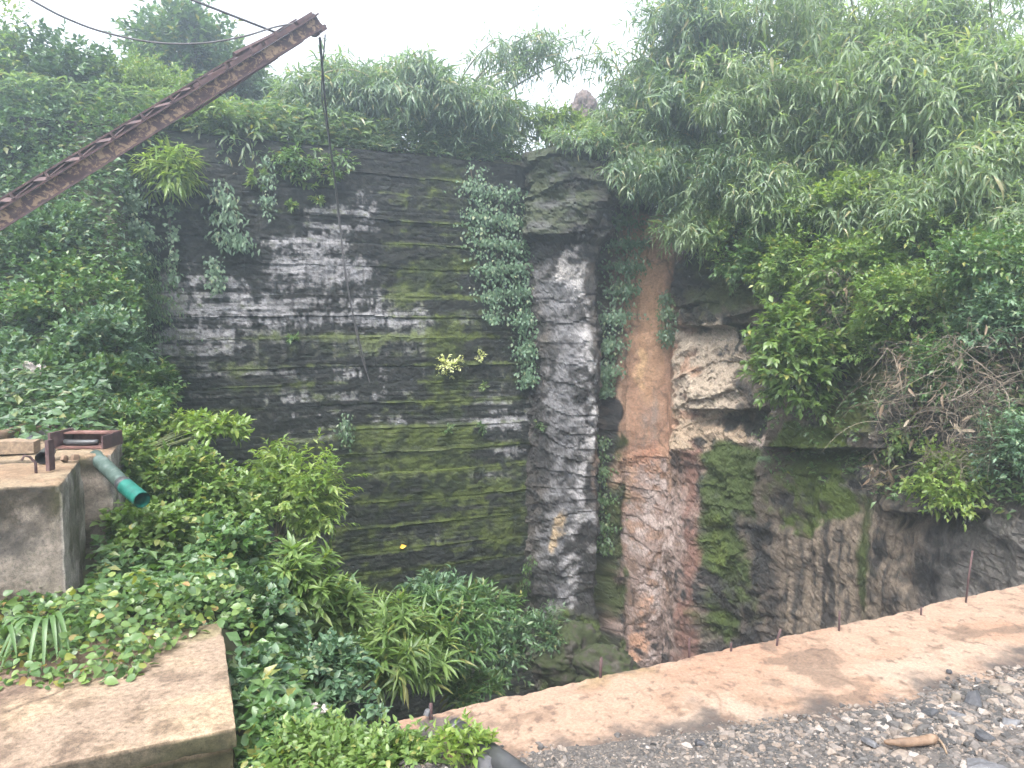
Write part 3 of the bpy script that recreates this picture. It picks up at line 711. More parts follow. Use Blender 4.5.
SEED = [100]
def shrub(label, px, py, d, rw, rh, lm, n=260, K=8, leafL=.09, wr=.6, kind='bro', droop=.25, tw=.22, name='shrub', cat='shrub', limbs=14, group=None,
          deep=None, up=.45, shell=.35, clump=.24, sm=None, base=None, sag=.2, spread=.95, trunk=None, pf='foliage', ps='stem', curl=.12, flat=.7):
    SEED[0] += 1; rng = np.random.default_rng(SEED[0])
    ctr = P(px, py, d); rx, rz = rw * d / FPX, rh * d / FPX
    ry = deep if deep else .5 * (rx + rz)
    rad = np.array([rx, ry, rz])
    if base is None:
        base = root(ctr - [0, 0, rz * .6])
        if np.linalg.norm(base - ctr) > 3.5 * rad.max(): base = ctr - [0, 0, rz * 1.2]
    base = np.asarray(base, float)
    e = norm(rng.normal(0, 1, (limbs, 3))) * rng.uniform(shell, 1, (limbs, 1)) ** .6
    e[:, 2] = np.where(e[:, 2] < -.6, -e[:, 2] * .5, e[:, 2])
    ends = ctr + e * rad * .88
    stem = Acc()
    r0 = trunk if trunk else max(.008, .035 * rad.max() ** .7)
    if trunk:
        fork = base + (ctr - base) * .55 + rng.normal(0, .05, 3)
        stem.tube(bez(base, base + [0, 0, .5 * (fork - base)[2]], fork), trunk, trunk * .65, 8)
    else: fork = base
    for q in ends:
        mid = .5 * (fork + q) + rng.normal(0, .12, 3) * rad + [0, 0, .15 * rz]
        stem.tube(bez(fork + rng.normal(0, .03, 3) * rad, mid, q), r0 * (.5 if trunk else .8), r0 * .12, 5, False)
    pick = rng.integers(0, limbs, n)
    p0 = ends[pick] + rng.normal(0, clump, (n, 3)) * rad
    # keep the outline uneven but bounded
    rel = (p0 - ctr) / rad; rr = np.linalg.norm(rel, axis=1, keepdims=True)
    p0 = ctr + rel * np.minimum(1, 1.12 / np.maximum(rr, 1e-3)) * rad
    dd = norm(rel) * .8 + rng.normal(0, .45, (n, 3)); dd[:, 2] += up
    tl = tw * rng.uniform(.6, 1.3, n)
    fol = [twigs(p0 - norm(dd) * tl[:, None] * .5, dd, tl, K, leafL, wr, rng, kind, spread, droop, sag, flat, curl)]
    return finish(name, label, cat, base, fol, stem, lm, sm or M['bark'], group, pf, ps)

def tree(label, px, py, d, rw, rh, lm, trunk=.12, **k):
    k.setdefault('limbs', 22)
    return shrub(label, px, py, d, rw, rh, lm, name='tree', cat='tree', trunk=trunk, pf='crown', ps='trunk', **k)

def bamboo(label, px, py, d, rw, rh, base, lm, nc=10, nb=34, K=7, leafL=.28, wr=.13, group=None, hang=.8, deep=None, br=.42, low=.25, lift=.55, fill=0, tips=None):
    SEED[0] += 1; rng = np.random.default_rng(SEED[0])
    ctr = P(px, py, d); rad = np.array([rw * d / FPX, 0, rh * d / FPX]); rad[1] = deep or .6 * (rad[0] + rad[2])
    base = np.asarray(base, float)
    t = thing('bamboo_clump', label, 'bamboo', base, group)
    fol = []
    for i in range(nc):
        if tips is not None: tip = np.asarray(tips[i % len(tips)]) + rng.normal(0, .12, 3)
        else:
            e = norm(rng.normal(0, 1, 3)) * rng.uniform(.55, 1.0); e[2] = abs(e[2]) * .9 - .35 if rng.random() < .8 else e[2]
            tip = ctr + e * rad
        b0 = base + rng.normal(0, .16, 3) * [1, 1, .15]
        apex = .45 * b0 + .55 * tip; apex[2] = max(tip[2], ctr[2]) + lift * rad[2] * rng.uniform(.5, 1.2)
        pts = bez(b0, apex, tip, 14)
        ac = Acc(); ac.tube(pts, .03, .006, 6)
        ac.build('culm', M['culm'], t, smooth=True, origin=base)
        tt = rng.uniform(low, 1, nb) ** .8
        hg = hang * rng.uniform(.25, 1.15)
        ii = tt * 13; i0 = np.minimum(ii.astype(int), 12); fr = (ii - i0)[:, None]
        p = pts[i0] * (1 - fr) + pts[i0 + 1] * fr
        h = rng.normal(0, 1, (nb, 3)); h[:, 2] = rng.normal(-.1, .45, nb); h = norm(h)
        bl = br * rng.uniform(.4, 1.5, nb) * max(.6, min(1.6, rad[0]))
        # side branches droop; twigs sit along them
        for sgm in range(3):
            q = p + h * (bl * (.3 + .32 * sgm))[:, None]
            q[:, 2] -= .3 * bl * (.3 + .32 * sgm) ** 2
            q += rng.normal(0, .06, q.shape)
            dd = h * .6 + rng.normal(0, .35, h.shape); dd[:, 2] -= .35 * hg - rng.normal(.05, .25, nb)
            fol.append(twigs(q, dd, leafL * rng.uniform(.7, 1.4, nb), K, leafL * rng.uniform(.65, 1.2), wr, rng, 'lan', 1.05, hg * .62, .3, .95, .25))
    co = np.concatenate([f[0] for f in fol]); off = np.cumsum([0] + [len(f[0]) for f in fol])
    fa = np.concatenate([f[1] + o for f, o in zip(fol, off)])
    mesh('foliage', co, [fa], lm, t, origin=base)
    return t

def creeper(label, path, widths, lm, n=900, leafL=.085, wr=.7, out=.12, name='creeper', cat='creeper', group=None, strands=4, droop=1.0, kind='bro', sm=None):
    """leafy strands hanging down a rock or wall surface; path in sight lines that are cast onto the surface"""
    SEED[0] += 1; rng = np.random.default_rng(SEED[0])
    hp = [hit(*p) for p in path]
    pts = np.array([h[0] + h[1] * .06 for h in hp]); nr = norm(np.array([h[1] for h in hp]))
    wd = np.array([w_ * np.linalg.norm(p - CAM) / FPX for w_, p in zip(widths, pts)])
    m = len(pts)
    u = rng.uniform(0, 1, n) ** .9 * (m - 1)
    # bunch leaves in tufts
    u = np.clip(u + .18 * np.sin(u * 9 + rng.uniform(0, 6)), 0, m - 1.001)
    i = np.minimum(u.astype(int), m - 2); f = (u - i)[:, None]
    p = pts[i] * (1 - f) + pts[i + 1] * f; nn = norm(nr[i] * (1 - f) + nr[i + 1] * f)
    ww = wd[i] * (1 - f[:, 0]) + wd[i + 1] * f[:, 0]
    sd_ = norm(np.cross(nn, [0, 0, 1.0]))
    g_ = rng.normal(0, .5, n)
    p = p + sd_ * (g_ * ww)[:, None] + nn * (np.abs(rng.normal(0, out, n)) * np.exp(-g_ ** 2))[:, None]
    p[:, 2] += rng.normal(0, .05, n)
    dd = np.array([0, 0, -droop]) + sd_ * rng.normal(0, .6, n)[:, None] + nn * rng.uniform(.1, .7, n)[:, None]
    up = nn * .9 + np.array([0, 0, .7]) + rng.normal(0, .3, (n, 3))
    fol = [leaves(p, dd, up, leafL * rng.uniform(.5, 1.25, n), wr, kind)]
    st = Acc()
    for k in range(strands):
        o = rng.normal(0, .4, m) * wd
        st.tube(pts + norm(np.cross(nr, [0, 0, 1.0])) * o[:, None] - nr * .02, .009, .004, 4, False)
    return finish(name, label, cat, pts[0], fol, st, lm, sm or M['bark'], group)

def fern(label, base, nf, ln, lm, rng, dirc=None, name='fern', cat='fern', group=None, arch=.6):
    """pinnate fronds"""
    fol, st = [], Acc()
    for k in range(nf):
        az = rng.uniform(0, 6.28) if dirc is None else dirc + rng.normal(0, .6)
        h = np.array([math.cos(az), math.sin(az), 0]); l_ = ln * rng.uniform(.7, 1.1)
        pts = bez(base, base + h * l_ * .5 + [0, 0, l_ * arch], base + h * l_ + [0, 0, -l_ * .15], 18)
        st.tube(pts, .006, .002, 4, False)
        tg = norm(np.gradient(pts, axis=0)); sd_ = norm(np.cross(tg, [0, 0, 1.0])); n_ = np.cross(sd_, tg)
        for s_ in (-1, 1):
            pl = .32 * l_ * np.sin(np.linspace(.35, 3.1, 18)) * .8
            fol.append(leaves(pts, sd_ * s_ + tg * .35 - n_ * .2, n_, pl, .2, 'lan'))
    return finish(name, label, cat, base, fol, st, lm, M['greenstem'], group, 'fronds', 'stalks')

def strap_plant(label, base, nl, ln, w_, lm, rng, az0=0, name='strap_leaf_plant', cat='plant'):
    t = thing(name, label, cat, base)
    for k in range(nl):
        az = az0 + rng.uniform(-1.5, 1.5); h = np.array([math.cos(az), math.sin(az), 0]); l_ = ln * rng.uniform(.7, 1.15)
        m = 12
        pts = bez(base, base + h * l_ * .4 + [0, 0, l_ * .75], base + h * l_ * .85 + [0, 0, -l_ * rng.uniform(-.1, .35)], m)
        tg = norm(np.gradient(pts, axis=0)); sd_ = norm(np.cross(tg, [0, 0, 1.0])); n_ = np.cross(sd_, tg)
        ww = w_ * np.sin(np.linspace(.35, math.pi, m)) ** .7
        v = np.stack([pts - sd_ * ww[:, None] + n_ * ww[:, None] * .3, pts, pts + sd_ * ww[:, None] + n_ * ww[:, None] * .3], 1).reshape(-1, 3)
        mesh('leaf', v, grid_faces(m, 3), lm, t, smooth=True, origin=base)
    return t

def dry_tangle(label, px, py, d, rw, rh, n=240, deep=.35, name='dry_vine', cat='dry vines', leaf=60):
    """bleached hanging vines over the slope"""
    SEED[0] += 1; rng = np.random.default_rng(SEED[0])
    ctr = P(px, py, d); rx, rz = rw * d / FPX, rh * d / FPX
    st = Acc()
    for k in range(n):
        p = ctr + rng.uniform(-1, 1, 3) * [rx, deep, rz]
        l_ = rng.uniform(.25, .95) * min(1, rz * 1.4)
        h = rng.normal(0, 1, 3) * [1, .7, .5]
        q = p + h * .5 * l_ + [0, 0, -l_ * rng.uniform(-.1, .9)]
        st.tube(bez(p, .5 * (p + q) + rng.normal(0, .26, 3) * l_ + [0, 0, .2 * l_], q, 8), rng.uniform(.002, .0055), .0015, 4, False)
    base = root(ctr)
    fol = []
    m = leaf
    p = ctr + rng.normal(0, .5, (m, 3)) * [rx, deep, rz]
    fol.append(leaves(p, rng.normal(0, .6, (m, 3)) + [0, 0, -.8], rng.normal(0, 1, (m, 3)), rng.uniform(.08, .22, m), .22, 'lan'))
    t = thing(name, label, cat, base)
    st.build('vines', M['dry'], t, origin=base)
    mesh('dead_leaves', fol[0][0], [fol[0][1]], M['dryleaf'], t, origin=base)
    return t

# ------------------------------------------------------------------ concrete blocks on the left
def round_box(name, a0, a1, b0, b1, z0, z1, res, r, amp, colf, parent=None, mat=None, seed=0):
    """worn cast block in the pit frame: rounded, chipped, stained"""
    lo, hi = np.array([a0, b0, z0]), np.array([a1, b1, z1])
    cs, fs, n = [], [], 0
    for ax in range(3):
        for sgn in (0, 1):
            o = [i for i in range(3) if i != ax]
            k = [max(3, int((hi[i] - lo[i]) / res) + 1) for i in o]
            u, v = np.meshgrid(np.linspace(lo[o[0]], hi[o[0]], k[0]), np.linspace(lo[o[1]], hi[o[1]], k[1]), indexing='ij')
            p = np.zeros(u.shape + (3,)); p[..., o[0]] = u; p[..., o[1]] = v; p[..., ax] = hi[ax] if sgn else lo[ax]
            f = grid_faces(k[0], k[1], n)
            if (sgn == 1) != (ax != 1): f = f[:, ::-1]
            cs.append(p.reshape(-1, 3)); fs.append(f); n += u.size
    p = np.concatenate(cs)
    rr = r * (1 + 3.2 * sst(.1, .7, fbm(p[:, 0] * 6, p[:, 1] * 6, p[:, 2] * 6, 4, 151 + seed)))[:, None]
    q = np.clip(p, lo + rr, hi - rr); dv = p - q
    nr = norm(dv)
    p2 = q + nr * rr
    D = amp * (fbm(p[:, 0] * 2.5, p[:, 1] * 2.5, p[:, 2] * 2.5, 5, 153 + seed) + .5 * fbm(p[:, 0] * 14, p[:, 1] * 14, p[:, 2] * 14, 4, 155 + seed))
    p2 = p2 + nr * D[:, None]
    return mesh(name, W(p2[:, 0], p2[:, 1], p2[:, 2]), [np.concatenate(fs)], mat or M['block'], parent, col=colf(p, nr), smooth=True)

def col_front(p, n):
    a, b, z = p.T
    n1 = fbm(a * 1.5, b * 2.2, z * 2, 5, 161); n2 = fbm(a * 9, b * 9, z * 9, 5, 163, .6)
    c = np.zeros(p.shape) + [.205, .15, .108]
    c = mixc(c, [.26, .19, .125], sst(-.2, .5, n1 + .3 * n2))
    c = mixc(c, [.17, .15, .075], sst(.0, .5, n1 * .4 + .4 * n2 + 1.2 * sst(3.75, 4.25, b) - .5) * .7)           # lichen toward the far corner
    soil = sst(.08, -.02, 3.48 - .28 * (a + 1.2) * 0 - b + .35 * (a + .75) + .06 * n2 + .08 * n1) 
    c = mixc(c, [.12, .078, .06], sst(.02, .25, b - 3.62 - .33 * (a + .75) + .06 * n2 + .1 * n1) * sst(-.1, -.5, a) * .85)
    ln = np.abs(b - 3.6 - .36 * (a + .75) - .05 * fbm(a * 5, 0, 0, 4, 165))
    c = mixc(c, [.05, .03, .02], np.exp(-(ln / .009) ** 2) * sst(.05, -.3, a) * (n[:, 2] > .6) * .8)
    c = mixc(c, [.075, .05, .035], sst(.1, .7, n2) * .65)
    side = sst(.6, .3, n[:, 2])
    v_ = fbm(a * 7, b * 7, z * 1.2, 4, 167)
    c = mixc(c, [.07, .055, .038], side * (.9 - .55 * (n[:, 0] > .5)))  # upright sides painted darker as shade, the right one less
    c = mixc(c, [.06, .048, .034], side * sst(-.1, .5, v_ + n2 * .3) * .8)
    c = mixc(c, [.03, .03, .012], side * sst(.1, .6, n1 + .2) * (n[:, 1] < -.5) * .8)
    return c
blk = thing('concrete_block', 'low tan concrete block with cracked muddy top in the lower left corner', 'concrete block', W(-.9, 3.7, -.6))
o_ = np.array(blk.location)
def sub(o): o.data.transform(Matrix.Translation(Vector(-o_))); return o
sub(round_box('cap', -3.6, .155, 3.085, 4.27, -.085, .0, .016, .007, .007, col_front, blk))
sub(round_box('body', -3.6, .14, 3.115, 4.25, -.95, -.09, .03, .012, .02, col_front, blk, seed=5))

def col_up(p, n):
    a, b, z = p.T
    n1 = fbm(a * 2, b * 2, z * 2.5, 5, 171); n2 = fbm(a * 9, b * 9, z * 9, 5, 173, .6)
    v_ = fbm(a * 6, b * 6, z * .9, 4, 175)
    c = np.zeros(p.shape) + [.17, .142, .116]
    c = mixc(c, [.06, .052, .046], sst(-.2, .5, n1 + .4 * n2))
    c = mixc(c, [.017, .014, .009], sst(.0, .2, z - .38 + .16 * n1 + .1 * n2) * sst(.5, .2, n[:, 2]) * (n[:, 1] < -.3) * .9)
    c = mixc(c, [.25, .225, .2], (n[:, 0] > .3) * .9)  # right face painted paler to make up for the sun it misses
    c = mixc(c, [.06, .052, .036], sst(.1, .7, v_ + .4 * n2) * (n[:, 0] > .3) * .7)
    c = mixc(c, [.035, .035, .01], np.exp(-((a + .7) / .05) ** 2) * sst(-.2, .5, n1 + n2 * .4) * .85)
    c = mixc(c, [.045, .028, .022], sst(.16, .02, z + .06 * n1 + .4 * sst(-1.1, -1.0, a) * 0) * sst(-.8, -1.1, a) * .8)
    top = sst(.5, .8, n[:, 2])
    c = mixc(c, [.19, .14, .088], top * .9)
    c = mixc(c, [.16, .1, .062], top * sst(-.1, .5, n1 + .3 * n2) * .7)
    return c
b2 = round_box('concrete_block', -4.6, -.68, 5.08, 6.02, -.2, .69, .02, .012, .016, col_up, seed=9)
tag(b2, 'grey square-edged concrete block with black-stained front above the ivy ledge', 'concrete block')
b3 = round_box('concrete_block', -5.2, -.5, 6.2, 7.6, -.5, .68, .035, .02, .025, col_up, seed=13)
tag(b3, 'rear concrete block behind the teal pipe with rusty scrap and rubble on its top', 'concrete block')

# ------------------------------------------------------------------ scrap lying on the blocks
def pz(px, py, z):
    r = ray(px, py); return CAM + r * ((z - CAMZ) / r[2])
# open rusty steel channel
t = thing('steel_channel', 'rusty open steel channel box lying across the rear concrete block', 'scrap steel', pz(80, 449, .69))
c0 = pz(54, 449, .69); c1 = pz(105, 449, .69); ex = (c1 - c0) / 2; cm = (c0 + c1) / 2
eb = norm(np.cross([0, 0, 1.0], ex)); up = np.array([0, 0, 1.0]); wl = np.linalg.norm(ex)
for nm, cc, hy, hz in (('web', cm + up * .055 + eb * .25, .008, .055), ('flange', cm + up * .106 + eb * .18, .065, .006), ('flange', cm + up * .008 + eb * .12, .12, .006)):
    ac = Acc(); ac.box(cc, ex, eb * hy, up * hz); ac.build(nm, M['rustpink'], t, origin=t.location)
ac = Acc(); ac.box(cm + ex * 1.012 + up * .055 + eb * .1, norm(ex) * .006, eb * .14, up * .05); ac.build('end_plate', M['rust'], t, origin=t.location)
ac = Acc(); ac.box(cm - ex * 1.012 + up * .065 + eb * .1, norm(ex) * .01, eb * .15, up * .065); ac.build('end_plate', M['rust'], t, origin=t.location)
ac = Acc(); ac.tube(bez(cm - ex * .8 + up * .04 + eb * .08, cm + up * .04 + eb * .05, cm + ex * .5 + up * .04 + eb * .09, 9), .024, .022, 9)
tag(ac.build('pipe', M['pipe'], None, smooth=True, origin=cm), 'short dark green pipe inside the rusty steel channel', 'pipe')
# beams and round ends
def stick(name, label, cat, p, q, r, mat, n=9, flat=1, group=None, bend=0, seed=0):
    ac = Acc(); rng = np.random.default_rng(seed)
    pts = bez(np.asarray(p, float), .5 * (np.asarray(p) + q) + [0, 0, bend], np.asarray(q, float), 12)
    ac.tube(pts, r * (1 + .1 * rng.normal(0, 1, 12)), None, n)
    return tag(ac.build(name, mat, None, smooth=True, origin=pts[0]), label, cat, group)
def plank(name, label, cat, p, q, wd, th, mat, group=None):
    p, q = np.asarray(p, float), np.asarray(q, float); e = (q - p) / 2; s_ = norm(np.cross(e, [0, 0, 1.0])); u_ = norm(np.cross(s_, e))
    ac = Acc()
    k = 9; rg = np.random.default_rng(int(abs(p[0] * 1000)))
    prev = None; v = []
    for i in range(k):
        c = p + 2 * e * i / (k - 1)
        j = rg.normal(0, .06, (4, 2))
        v += [c + s_ * wd * (.5 + j[0, 0] * .3) + u_ * th * (.5 + j[0, 1]), c - s_ * wd * (.5 + j[1, 0] * .3) + u_ * th * (.5 + j[1, 1]), c - s_ * wd * .5 - u_ * th * .5, c + s_ * wd * .5 - u_ * th * .5]
    f = [[4 * i + j, 4 * i + (j + 1) % 4, 4 * i + 4 + (j + 1) % 4, 4 * i + 4 + j] for i in range(k - 1) for j in range(4)] + [[3, 2, 1, 0], [4 * k - 4, 4 * k - 3, 4 * k - 2, 4 * k - 1]]
    ac.add(v, f)
    return tag(ac.build(name, mat, None, origin=p), label, cat, group)
plank('timber_beam', 'pale weathered timber beam at the left edge, lying on the rear block', 'timber', pz(-60, 449, .73), pz(37, 446, .73), .13, .09, M['wood'])
plank('timber_plank', 'thin reddish plank behind the pale timber beam', 'timber', pz(-20, 437, .73), pz(54, 427, .73), .1, .05, M['rustpink'])
stick('log', 'brown log sloping over the dark rubble at the left edge', 'log', pz(-10, 440, .74), pz(36, 424, .74), .045, M['barkwood'], seed=4)
ac = Acc(); q_ = pz(42, 458, .735); ac.tube(np.linspace(q_, q_ + BX * .3, 4), .042, .042, 16, False); ac.tube(np.linspace(q_ + BX * .3, q_, 4), .034, .034, 16, False); ac.tube(np.linspace(q_ + BX * .25, q_ + BX * .26, 2), .034, .034, 16)
tag(ac.build('pipe', M['pipe'], smooth=True, origin=q_), 'dark stub of pipe with an open round end in front of the rusty channel', 'pipe')
ac = Acc(); ac.box(pz(50, 455, .79), [.012, 0, 0], [0, .03, 0], [0, 0, .1]); tag(ac.build('steel_bracket', M['rust'], origin=pz(50, 455, .7)), 'upright rusty bracket beside the dark pipe stub', 'bracket')
q0 = pz(36, 472, .69)
ac = Acc(); ac.tube(np.array([q0 - up * .04, q0 + up * .06, q0 + up * .1 + AX * -.03, q0 + up * .11 - AX * .06, q0 + up * .08 - AX * .075]), .009, .008, 6)
tag(ac.build('bent_rebar', M['rust'], origin=q0, smooth=True), 'hooked rusty bar standing in the grey concrete block', 'rebar')
rg = np.random.default_rng(5)
rub = [(8, 430, .09, 'dark broken rock at the left edge of the rubble pile', 'slate'), (24, 431, .08, 'dark broken rock below the brown log', 'slate'), (43, 425, .05, 'pale small rock near the upper end of the brown log', 'barkwood'),
       (3, 424, .1, 'dark rock behind the others at the far left of the rubble', 'slate'), (30, 440, .05, 'small dark rock right of the pale timber end', 'slate'), (64, 458, .04, 'small tan stone in front of the rusty channel', 'barkwood'),
       (75, 457, .035, 'smallest tan stone in front of the rusty channel', 'barkwood'), (46, 432, .06, 'grey stone between log and channel', 'bluestone'), (16, 420, .07, 'dark rock topmost in the rubble pile', 'slate')]
for px, py, r_, lb, mt in rub:
    c = pz(px, py, .72); ac = Acc(); stone_geo(7, rg, c * 0, r_, .6, ac)
    o = tag(ac.build('rubble_rock', M[mt], None), lb, 'rock', 'rubble on the rear block'); o.location = c
# teal pipe jutting out between the blocks
t = thing('drain_pipe', 'teal plastic drain pipe jutting out between the two grey concrete blocks', 'pipe', P(98, 459, 5.45))
e0, e1, e2 = P(96, 457, 5.5), P(124, 485, 5.15), P(142, 500, 4.95)
ac = Acc(); ac.tube(np.linspace(e0 + (e0 - e1) * .03, e1, 8), .052, .052, 16); ac.build('weathered_length', M['tealfade'], t, smooth=True, origin=t.location)
ac = Acc(); ac.tube(np.linspace(e1 + (e1 - e2) * .02, e2, 5), .056, .056, 16, False); ac.tube(np.linspace(e2, e1, 5), .05, .05, 16, False); ac.build('socket', M['teal'], t, smooth=True, origin=t.location)
ac = Acc(); ac.tube(np.linspace(e1 * 1.25 - e0 * .25 * 1 - (e1 - e0) * .3, e1 + (e2 - e1) * .1, 4), .0575, .0575, 16); ac.build('collar', M['pipe'], t, smooth=True, origin=t.location)

# ------------------------------------------------------------------ rods along the slab, pipe, stones
def slab_pt(px, py): return pz(px, py, 0.0)
rods = [(431, 720, 703, 'leftmost short rusty rod standing at the slab edge by the black gravel heap'), (600, 678, 657, 'rusty rod on the slab edge left of the orange streaked rock'), (689, 658, 638, 'thin rusty rod on the slab edge below the red-brown rock streak'),
        (731, 651, 643, 'very short rod stub on the slab edge right of the thin rod'), (775, 646, 629, 'leaning rusty rod on the slab edge below the mossy rock'), (839, 630, 611, 'upright rusty rod on the slab edge in front of the brown streaked rock'),
        (921, 614, 607, 'tiny rod stub on the slab edge left of the tallest rod'), (965, 602, 551, 'tallest thin rod on the slab edge at the right')]
for px, y0, y1, lb in rods:
    b_ = slab_pt(px, y0); d_ = b_[1]; h_ = (y0 - y1) * d_ / FPX * 1.05
    lean = {775: .3, 600: .05, 965: .1}.get(px, .0)
    rr = .0075 if px in (600, 431) else .0055
    ac = Acc(); ac.tube(np.array([b_ - up * .08, b_ + up * h_ * .5 + [lean * h_ * .5, 0, 0], b_ + up * h_ + [lean * h_, 0, 0]]), rr, rr, 7)
    tag(ac.build('rebar_rod', M['rust'], origin=b_, smooth=True), lb, 'rebar', 'rusty rods along the slab edge')
b_ = slab_pt(394, 737)
ac = Acc(); ac.tube(np.array([b_ - up * .03, b_ + up * .03 + AX * .012, b_ + up * .05 + AX * .022]), .005, .004, 6)
tag(ac.build('cord_end', M['tealfade'], origin=b_, smooth=True), 'short teal cord end poking out at the left end of the slab', 'cord')
t = thing('black_pipe', 'black plastic pipe running from the slab out of the bottom of the picture', 'pipe', pz(453, 728, .05))
p0, p1 = pz(455, 729, .05), pz(545, 792, .06)
ac = Acc(); ac.tube(np.linspace(p0, p1 + (p1 - p0) * 1.5, 8), .039, .039, 18); ac.build('pipe_wall', M['pipe'], t, smooth=True, origin=t.location)
ac = Acc(); ac.tube(np.linspace(p0 - norm(p1 - p0) * .006, p0 + norm(p1 - p0) * .03, 3), .0415, .0415, 18); ac.build('pipe_lip', M['pipe'], t, smooth=True, origin=t.location)
rg = np.random.default_rng(8)
big = [(972, 700, .062, .3, 'slate', 'dark flat slate on the gravel near the slab edge', 'slate'), (1000, 776, .13, .3, 'bluestone', 'large blue-grey slab of stone at the lower right corner', 'slate'), (493, 764, .06, .7, 'bluestone', 'grey rounded boulder beside the black pipe', 'rock'),
       (949, 671, .016, .5, 'slate', 'small dark stone lying on the pink slab', 'stone'), (956, 697, .028, .5, 'tanstone', 'pale stone left of the dark flat slate', 'stone'), (985, 735, .05, .25, 'slate', 'dark slate chip right of the driftwood piece', 'slate'),
       (870, 742, .035, .3, 'bluestone', 'blue-grey chip below left of the driftwood piece', 'slate'), (960, 716, .05, .25, 'bluestone', 'grey slate below the dark flat slate', 'slate'), (930, 712, .04, .3, 'slate', 'dark chip left of the grey slate', 'slate'),
       (1005, 690, .045, .3, 'tanstone', 'tan flat stone at the right edge near the slab', 'stone'), (428, 712, .02, .7, 'bluestone', 'pale stone on the black gravel heap', 'stone'), (1010, 722, .05, .25, 'bluestone', 'grey flat stone at the right edge above the blue-grey slab', 'slate'),
       (905, 727, .03, .35, 'tanstone', 'tan chip above the driftwood piece', 'stone'), (700, 742, .022, .4, 'slate', 'dark chip alone on the fine gravel', 'stone')]
for px, py, r_, fl, mt, lb, ct in big:
    c = pz(px, py, .035 if py > 680 else .012); ac = Acc(); stone_geo(int(rg.integers(6, 9)), rg, c * 0, r_, fl, ac, yaw=rg.uniform(-.4, .4) + .3)
    o = tag(ac.build('loose_stone', M[mt], None), lb, ct); o.location = c
t = thing('driftwood', 'tan knotty piece of driftwood lying on the gravel', 'driftwood', pz(910, 744, .04))
a_, b_, c_ = pz(884, 742, .045), pz(912, 744, .05), pz(936, 738, .05)
ac = Acc(); pts = bez(a_, b_ + up * .0, c_, 12); ac.tube(pts, np.array([.006, .012, .011, .016, .017, .017, .017, .017, .018, .019, .02, .014]), None, 10); ac.build('wood', M['barkwood'], t, smooth=True, origin=t.location)
ac = Acc(); ac.tube(bez(c_, c_ + [.015, -.02, .0], pz(947, 754, .03), 6), .006, .003, 6); ac.build('twig', M['wood'], t, smooth=True, origin=t.location)
# litter
def rag(name, label, cat, c, r_, mat, seed):
    rng = np.random.default_rng(seed); u, v = np.meshgrid(np.linspace(-1, 1, 22), np.linspace(-1, 1, 22), indexing='ij')
    z = .5 * fbm(u * 1.6 + seed, v * 1.6, 0, 4, seed) + .35 * (1 - u * u) * (1 - v * v) + .2
    co = np.stack([u + .3 * fbm(u * 2, v * 2, 1, 3, seed + 1), .7 * v + .3 * fbm(u * 2, v * 2, 2, 3, seed + 2), z], -1).reshape(-1, 3) * r_
    o = mesh(name, co, grid_faces(22, 22), mat, smooth=True); o.location = [float(q) for q in c]
    so = o.modifiers.new('thickness', 'SOLIDIFY'); so.thickness = .003
    return tag(o, label, cat)
M['rag'] = mat_noise('greyish_cloth', [(.3, (.2, .16, .14)), (.7, (.45, .4, .38))], 20, .9)
M['bluebag'] = mat_noise('blue_plastic', [(.3, (.02, .09, .28)), (.7, (.05, .2, .5))], 10, .4)

